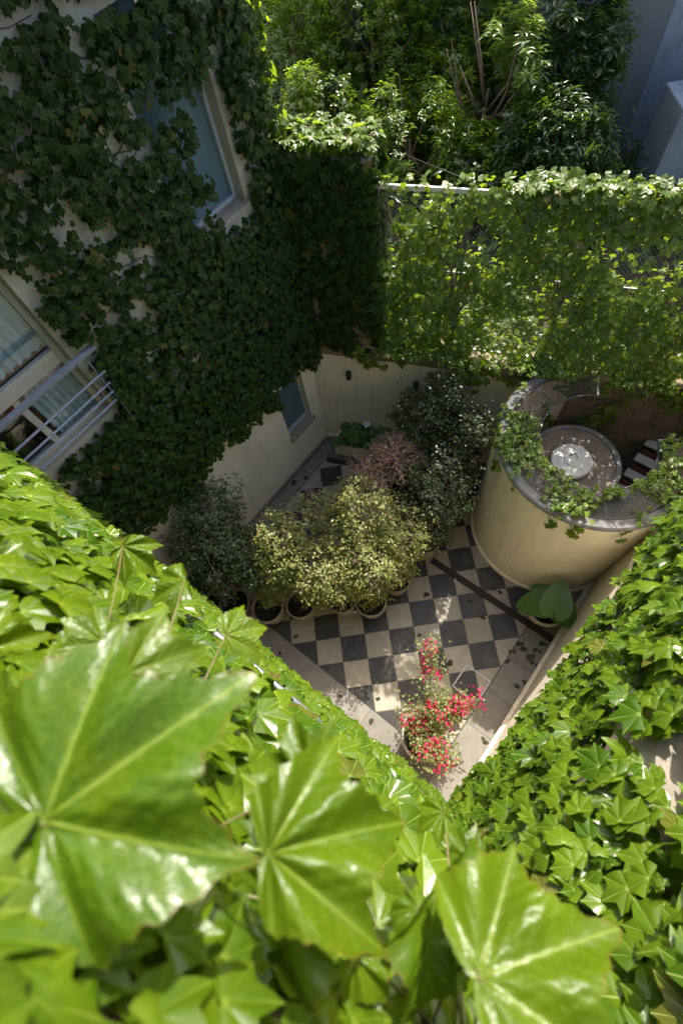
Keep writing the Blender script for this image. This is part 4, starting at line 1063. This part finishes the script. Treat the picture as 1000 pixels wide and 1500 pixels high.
# elephant ear by the tower
pot('plant_pot', 'wide pale pot of the elephant ear plant at the foot of the tower', 2.90, 2.80, .30, .40, M['pot_white'], 'pale round pots')
HEART = [(0, 1.0), (8, .93), (20, .80), (35, .66), (55, .56), (80, .50), (105, .47), (130, .44), (150, .38), (165, .27), (178, .06)]
def heart_template(fold=.16, droop=.25):
    angs = [0, 1.5, 8, 16, 26, 36, 38, 48, 58, 72, 74, 90, 105, 120, 135, 137, 150, 165, 177]
    th = np.array(sorted(set([-a for a in angs] + angs))); R = interp_outline(HEART, np.abs(th))
    V = [(0, 0, 0)]; ve = [1.0]; n_ = len(th); rings = 6
    for ir in range(1, rings + 1):
        for i in range(n_):
            r = R[i] * ir / rings; a = math.radians(th[i]); x_, y_ = r * math.sin(a), r * math.cos(a)
            V.append((x_, y_, fold * abs(x_) - droop * (y_ * y_ * .8 + x_ * x_ * .9) + .012 * math.sin(abs(th[i]) * .35) * ir / rings)); ve.append(1.0 if abs(th[i]) in (0, 37, 73, 136) or abs(th[i]) < .1 else (.6 if abs(th[i]) in (36, 38, 72, 74, 135, 137) else 0.0))
    F = [(0, 2 + i, 1 + i) for i in range(n_ - 1)]
    for ir in range(1, rings):
        a0_, b0_ = 1 + (ir - 1) * n_, 1 + ir * n_
        for i in range(n_ - 1): F += [(a0_ + i, a0_ + i + 1, b0_ + i + 1), (a0_ + i, b0_ + i + 1, b0_ + i)]
    return np.array(V), np.array(F), np.array(ve), np.zeros(len(V))
T_HEART = [heart_template(), heart_template(.25, .4)]
ee = thing('elephant_ear_plant', 'elephant ear plant with four large heart shaped leaves in a pale pot', 'plant', (2.90, 2.80, .34))
EE = [(at_z(812, 893, .84), at_z(826, 838, .98), 0, (0, -.5, 0)), (at_z(803, 882, .76), at_z(757, 886, .70), 1, (-.1, -.2, 0)), (at_z(816, 884, .80), at_z(838, 918, .60), 0, (.3, -.3, 0)), (at_z(803, 872, .70), at_z(778, 858, .68), 1, (0, 0, 0))]
for (bx, by, bz), (tx, ty, tz), k, zt in EE:
    b, t_ = np.array([bx, by, bz]), np.array([tx, ty, tz]); L = np.linalg.norm(t_ - b)
    leaf_obj(T_HEART[k], M['big_leaf'], b, UP + np.array(zt), t_ - b, L * (.80, 1.05)[k if k else int(zt[0] > 0)], ee)
    G().tube([(2.90, 2.80, .32), (2.90 * .5 + bx * .5, 2.8 * .5 + by * .5 + .02, .62), b], [.016, .012, .008], 8).put('stalk', M['petiole'], ee, smooth=True)

# rectangular planter with broad leaved plants
pl_ = thing('planter_box', 'long cream rectangular planter against the back wall', 'planter', tuple(bp(.75, 0, .22)))
o_, L_, wd_, h_ = bp(.26, 0, .385), 1.05, .33, .33
for a, b_, c_ in ((o_, BD * L_, BN * -.03), (o_ - BN * .30, BD * L_, BN * -.03), (o_ - BN * .0305, BD * .03, BN * -.269), (o_ - BN * .0305 + BD * (L_ - .03), BD * .03, BN * -.269)):
    G().obox(a + UP * .004, b_, c_, UP * h_).put('side', M['cream'], pl_, bevel=.006)
G().obox(o_ - BN * .031 + BD * .031 + UP * .02, BD * (L_ - .062), BN * -.268, UP * .26).put('soil', M['soil'], pl_)
for i in range(7):
    c = bp(.36 + i * .145, .30, .20 + .05 * math.sin(i * 2.1))
    p_ = thing('broad_leaf_plant', 'dark broad leaved plant in the rectangular planter', 'plant', tuple(c), 'plants in the rectangular planter')
    for k in range(5):
        a = rng.uniform(0, 2 * PI); e = c + np.array([math.cos(a) * .10, math.sin(a) * .10, rng.uniform(.10, .30)])
        G().tube([c - UP * .03, (c + e) / 2 + UP * .04, e], [.007, .005, .004], 5).put('stalk', M['petiole'], p_, smooth=True)
        leaf_obj(T_HEART[k % 2], M['big_leaf'], e, UP + np.array([math.cos(a), math.sin(a), 0]) * -.3 + rng.normal(0, .2, 3), np.array([math.cos(a), math.sin(a), -.35]), rng.uniform(.15, .23), p_)
fl = thing('white_flower', 'single white flower standing above the planter leaves', 'flower', tuple(bp(.86, .30, .16)))
c = bp(.86, .78, .14)
G().tube([bp(.86, .30, .16), c], [.005, .004], 6).put('stalk', M['petiole'], fl, smooth=True)
for k in range(5):
    a = k * 2 * PI / 5
    leaf_obj(T_OVAL[0], M['white_flower'], c, UP + .5 * np.array([-math.cos(a), -math.sin(a), 0]), np.array([math.cos(a), math.sin(a), .35]), .085, fl, 'petal')

# small ground plants at the left end of the court, below the dark shrub
for i, (x_, y_) in enumerate(((-1.75, -.12), (-1.45, -.25), (-1.80, .25))):
    p_ = thing('fern_clump', ('dark leafy clump on the paving between the kerb and the left house', 'dark leafy clump pressed against the near ivy wall', 'dark leafy clump at the foot of the left house under the leaning shrub')[i], 'plant', (x_, y_, 0), 'leafy clumps by the near wall')
    q = np.array([x_, y_, .0])
    n_ = 90
    P, D = blob_points(n_, q + UP * .28, (.24, .24, .26), .3)
    foliage(p_, T_HEART[:1], M['ivy_shade_tone'], P, UP + D * .4 + rng.normal(0, .2, (n_, 3)), D + UP * -.2, rng.uniform(.07, .13, n_), stuff_name='foliage')
    for k in range(6):
        G().tube([q + UP * .004, q + np.array([rng.normal(0, .1), rng.normal(0, .1), .3])], [.008, .004], 5).put('stalk', M['petiole'], p_)

# fallen leaves
spots = [(785, 953), (776, 962), (792, 945), (763, 948), (758, 941), (748, 955), (780, 972), (742, 968), (706, 906), (690, 880), (716, 878), (725, 862), (755, 900), (757, 1003), (766, 1000), (708, 1080), (712, 1086), (553, 1022), (556, 997), (433, 931), (625, 873), (614, 932), (656, 970), (498, 1021), (545, 1058), (410, 955), (688, 830), (730, 868), (431, 705), (445, 690), (450, 700), (428, 708)]
for k, (a, b_) in enumerate(spots):
    q = at_z(a, b_, .006 + .001 * (k % 3))
    q[2] = .014 if abs(q[1] - 2.52) < .08 else q[2]
    for nn in range(2 if k < 7 else 1):
        o = leaf_obj(T_LOW2[k % 3], M['dry_leaf'], q + np.array([nn * .05, nn * .03, .004 + .003 * nn]), UP + rng.normal(0, .12, 3), rng.normal(0, 1, 3) * (1, 1, .05), rng.uniform(.05, .10), None, 'fallen_leaf')
        tag(o, 'small dark fallen leaf lying flat on the courtyard paving', 'leaf', 'fallen leaves on the paving')

# ------------------------------------------------------------------ garden behind the fence
def tree(label, c, r, base_xy, nclump, mat, tpls, size, per, trunk_r=.07, shell=.40, gap=.34):
    c = np.asarray(c, float); r = np.asarray(r, float)
    o = thing('garden_tree', label, 'tree', (base_xy[0], base_xy[1], TZ), 'trees in the garden behind the fence')
    b = np.array([base_xy[0], base_xy[1], TZ - .04]); fk = b * .35 + (c - UP * r[2] * .5) * .65
    G().tube([b, (b + fk) / 2 + rng.normal(0, .06, 3) * (1, 1, 0), fk, c], [trunk_r, trunk_r * .8, trunk_r * .6, trunk_r * .25], 8).put('trunk', M['bark'], o, smooth=True)
    e, d = blob_points(16, c, r, .75)
    for q in e:
        s_ = fk + (c - fk) * rng.uniform(0, .8)
        G().tube([s_, (s_ + q) / 2 + rng.normal(0, .08, 3), q], [trunk_r * .3, trunk_r * .2, trunk_r * .08], 5).put('limb', M['bark'], o, smooth=True)
    cc, dd = blob_points(nclump, c, r, shell)
    k = vnoise(cc[:, 0] + .7 * cc[:, 2], cc[:, 1] - .5 * cc[:, 2], 2.2, float(rng.integers(30))) > gap
    cc, dd = cc[k], dd[k]
    n_ = len(cc) * per
    ax = nrm(np.repeat(dd, per, 0) * .7 + np.repeat(rng.normal(0, .5, (len(cc), 3)), per, 0) + UP * .6)
    sp = nrm(np.cross(ax, rng.normal(0, 1, (n_, 3))))
    P = np.repeat(cc, per, 0) + ax * rng.uniform(-.06, .06, n_)[:, None] + rng.normal(0, .015, (n_, 3))
    Y = sp + ax * rng.uniform(-.1, .7, n_)[:, None]
    Z = ax - sp * .3 + SUNV * .55
    foliage(o, tpls, mat, P, Z, Y, rng.uniform(*size, n_), stuff_name='crown')
    return o
TZ = 2.30
G().prism([tuple(bp(-3.5, 0, -.255)[:2]), tuple(bp(7.5, 0, -.255)[:2]), (5.6, 12.3), (.0, 10.4), (-8.2, 9.4)], -.06, TZ).put('garden_terrace', M['ground'], kind='structure')
n_ = 5200
tt_ = rng.uniform(.9, 6.6, n_); oo_ = rng.uniform(-1.5, -.30, n_)
k = rng.random(n_) < np.clip((vnoise(tt_, oo_, 2.5, 12) - .2) * 4, .15, 1)
tt_, oo_ = tt_[k], oo_[k]; n_ = len(tt_)
P = B0 + tt_[:, None] * BD + oo_[:, None] * BN + UP * (TZ + rng.uniform(.02, .40, n_) * vnoise(tt_, oo_, 1.8, 15) * 1.3)[:, None]
V, F, A_, R_ = scatter(T_LOW, P, UP + rng.normal(0, .45, P.shape), rng.normal(0, 1, P.shape) * (1, 1, .3), rng.uniform(.04, .08, n_), rng.integers(0, 3, n_))
put('ground_ivy', V, F, M['ivy_fence'], smooth=True, attrs={'vein': A_, 'rim': R_}, kind='stuff', label='sunlit ivy carpeting the raised garden bed behind the fence', cat='ground cover')
def tp(px_, py_, Y): return at_y(px_, py_, Y)
TREES = [
    ('broad garden tree with mid green glossy leaves beside the house corner', tp(440, 95, 7.7), (1.05, .9, 1.1), 1500, 'tree_leaf', T_LANCE, (.07, .12), 9),
    ('dense garden tree of small glossy leaves behind the pier', tp(545, 60, 8.2), (1.15, .9, 1.25), 1900, 'tree_leaf', T_OVAL, (.045, .08), 10),
    ('leafy bush just behind the fence post', tp(600, 205, 7.1), (.95, .7, .9), 1300, 'tree_leaf', T_LANCE, (.07, .12), 9),
    ('pale rosette leaved tree glowing in the sun', tp(715, 130, 7.7), (.80, .7, 1.15), 900, 'tree_light', T_LANCE, (.10, .17), 11),
    ('dark oleander like tree standing against the grey wall', tp(835, 105, 8.6), (.72, .7, 1.15), 1200, 'tree_dark', T_LANCE, (.10, .17), 9),
    ('low dark bush under the oleander like tree', tp(800, 225, 7.6), (.95, .6, .85), 1200, 'tree_dark', T_LANCE, (.09, .15), 9),
    ('tall dark tree at the back of the garden', tp(650, 30, 9.0), (1.5, .6, 1.4), 1900, 'tree_leaf', T_LANCE, (.09, .14), 9),
    ('far dark tree behind the house corner', tp(430, 10, 9.0), (1.7, 1.0, 1.6), 1900, 'tree_leaf', T_OVAL, (.07, .11), 10),
    ('small bright bush behind the pier top', tp(470, 165, 6.7), (.75, .5, .7), 900, 'tree_leaf', T_OVAL, (.05, .08), 10),
    ('bushy laurel filling the garden corner behind the fence rail', tp(830, 290, 7.8), (.9, .55, .8), 1300, 'tree_dark', T_OVAL, (.06, .11), 9),
    ('mid green bush filling the gap between the pale tree and the fence post', tp(650, 160, 8.3), (.9, .7, 1.0), 1300, 'tree_leaf', T_LANCE, (.07, .12), 9),
    ('round leaved bush between the two trees behind the pier', tp(500, 130, 8.2), (.9, .7, .9), 1300, 'tree_leaf', T_OVAL, (.05, .085), 10),
    ('low bush behind the fence rail under the pale tree', tp(700, 240, 7.3), (.8, .5, .6), 1000, 'tree_leaf', T_OVAL, (.05, .085), 10),
    ('dark bush closing the garden beside the blue grey wall', tp(850, 190, 8.9), (.5, .5, .8), 800, 'tree_dark', T_LANCE, (.09, .15), 9),
    ('slim tree with thin branches in front of the grey wall', tp(770, 50, 9.0), (.7, .6, 1.1), 700, 'tree_leaf', T_LANCE, (.09, .14), 9)]
for lab, c, r, ncl, mt, tpl, sz, per in TREES:
    tree(lab, c, r, (c[0] + rng.normal(0, .1), c[1] + rng.normal(0, .1)), ncl, M[mt], tpl, sz, per)
# low undergrowth
n_ = 14000
P = np.stack([rng.uniform(-8, 3.2, n_), rng.uniform(4.6, 10.5, n_), rng.uniform(0.1, 1.9, n_)], 1)
k = (P[:, 1] > 3.507 + .43 * (P[:, 0] + 2.03) + 1.7) & (P[:, 1] < 9.8 + .12 * P[:, 0])
P = P[k]; P[:, 2] *= vnoise(P[:, 0], P[:, 1], 1.3, 50) * .7; P[:, 2] += TZ
V, F, A_, R_ = scatter(T_LANCE, P, UP + rng.normal(0, .5, P.shape), rng.normal(0, 1, P.shape) * (1, 1, .5), rng.uniform(.12, .26, len(P)), rng.integers(0, 2, len(P)))
put('undergrowth', V, F, M['tree_dark'], smooth=True, attrs={'vein': A_, 'rim': R_}, kind='stuff', label='dark leafy undergrowth covering the garden soil', cat='undergrowth')

# neighbour's house
nb = thing('neighbour_house', 'weathered grey neighbour house with blue shade painted into its side wall beyond the garden trees', 'house', (1.0, 10.0, 0))
c0 = at_y(945, 120, 10.2) * np.array([1, 1, 0])
def vwall(p, q, z0, z1, th):
    p, q = np.asarray(p, float), np.asarray(q, float); d = nrm(q - p); nn = np.array([-d[1], d[0], 0])
    return G().obox(p + UP * z0, q - p, nn * th, UP * (z1 - z0))
vwall((-8.0, 9.2, 0), c0 - np.array([.003, 0, 0]), -.06, 7.2, .25).put('garden_wall_face', M['grey_wall'], nb)
vwall(c0 + np.array([.003, .002, 0]), (5.5, 12.2, 0), -.06, 7.6, .25).put('side_wall_face', M['shade_blue_wall'], nb)
pa, pb = at_z(975, 120, 3.75), at_z(1000, 160, 3.75)
dv = nrm(pb - pa); dn = np.array([-dv[1], dv[0], 0]); dn = dn if dn[0] > 0 else -dn
L_ = np.linalg.norm(pb - pa)
G().obox(np.array([pa[0], pa[1], -.06]), dv * L_, dn * 2.0, UP * 3.81).put('buttress', M['shade_blue_wall'], nb, bevel=.02)
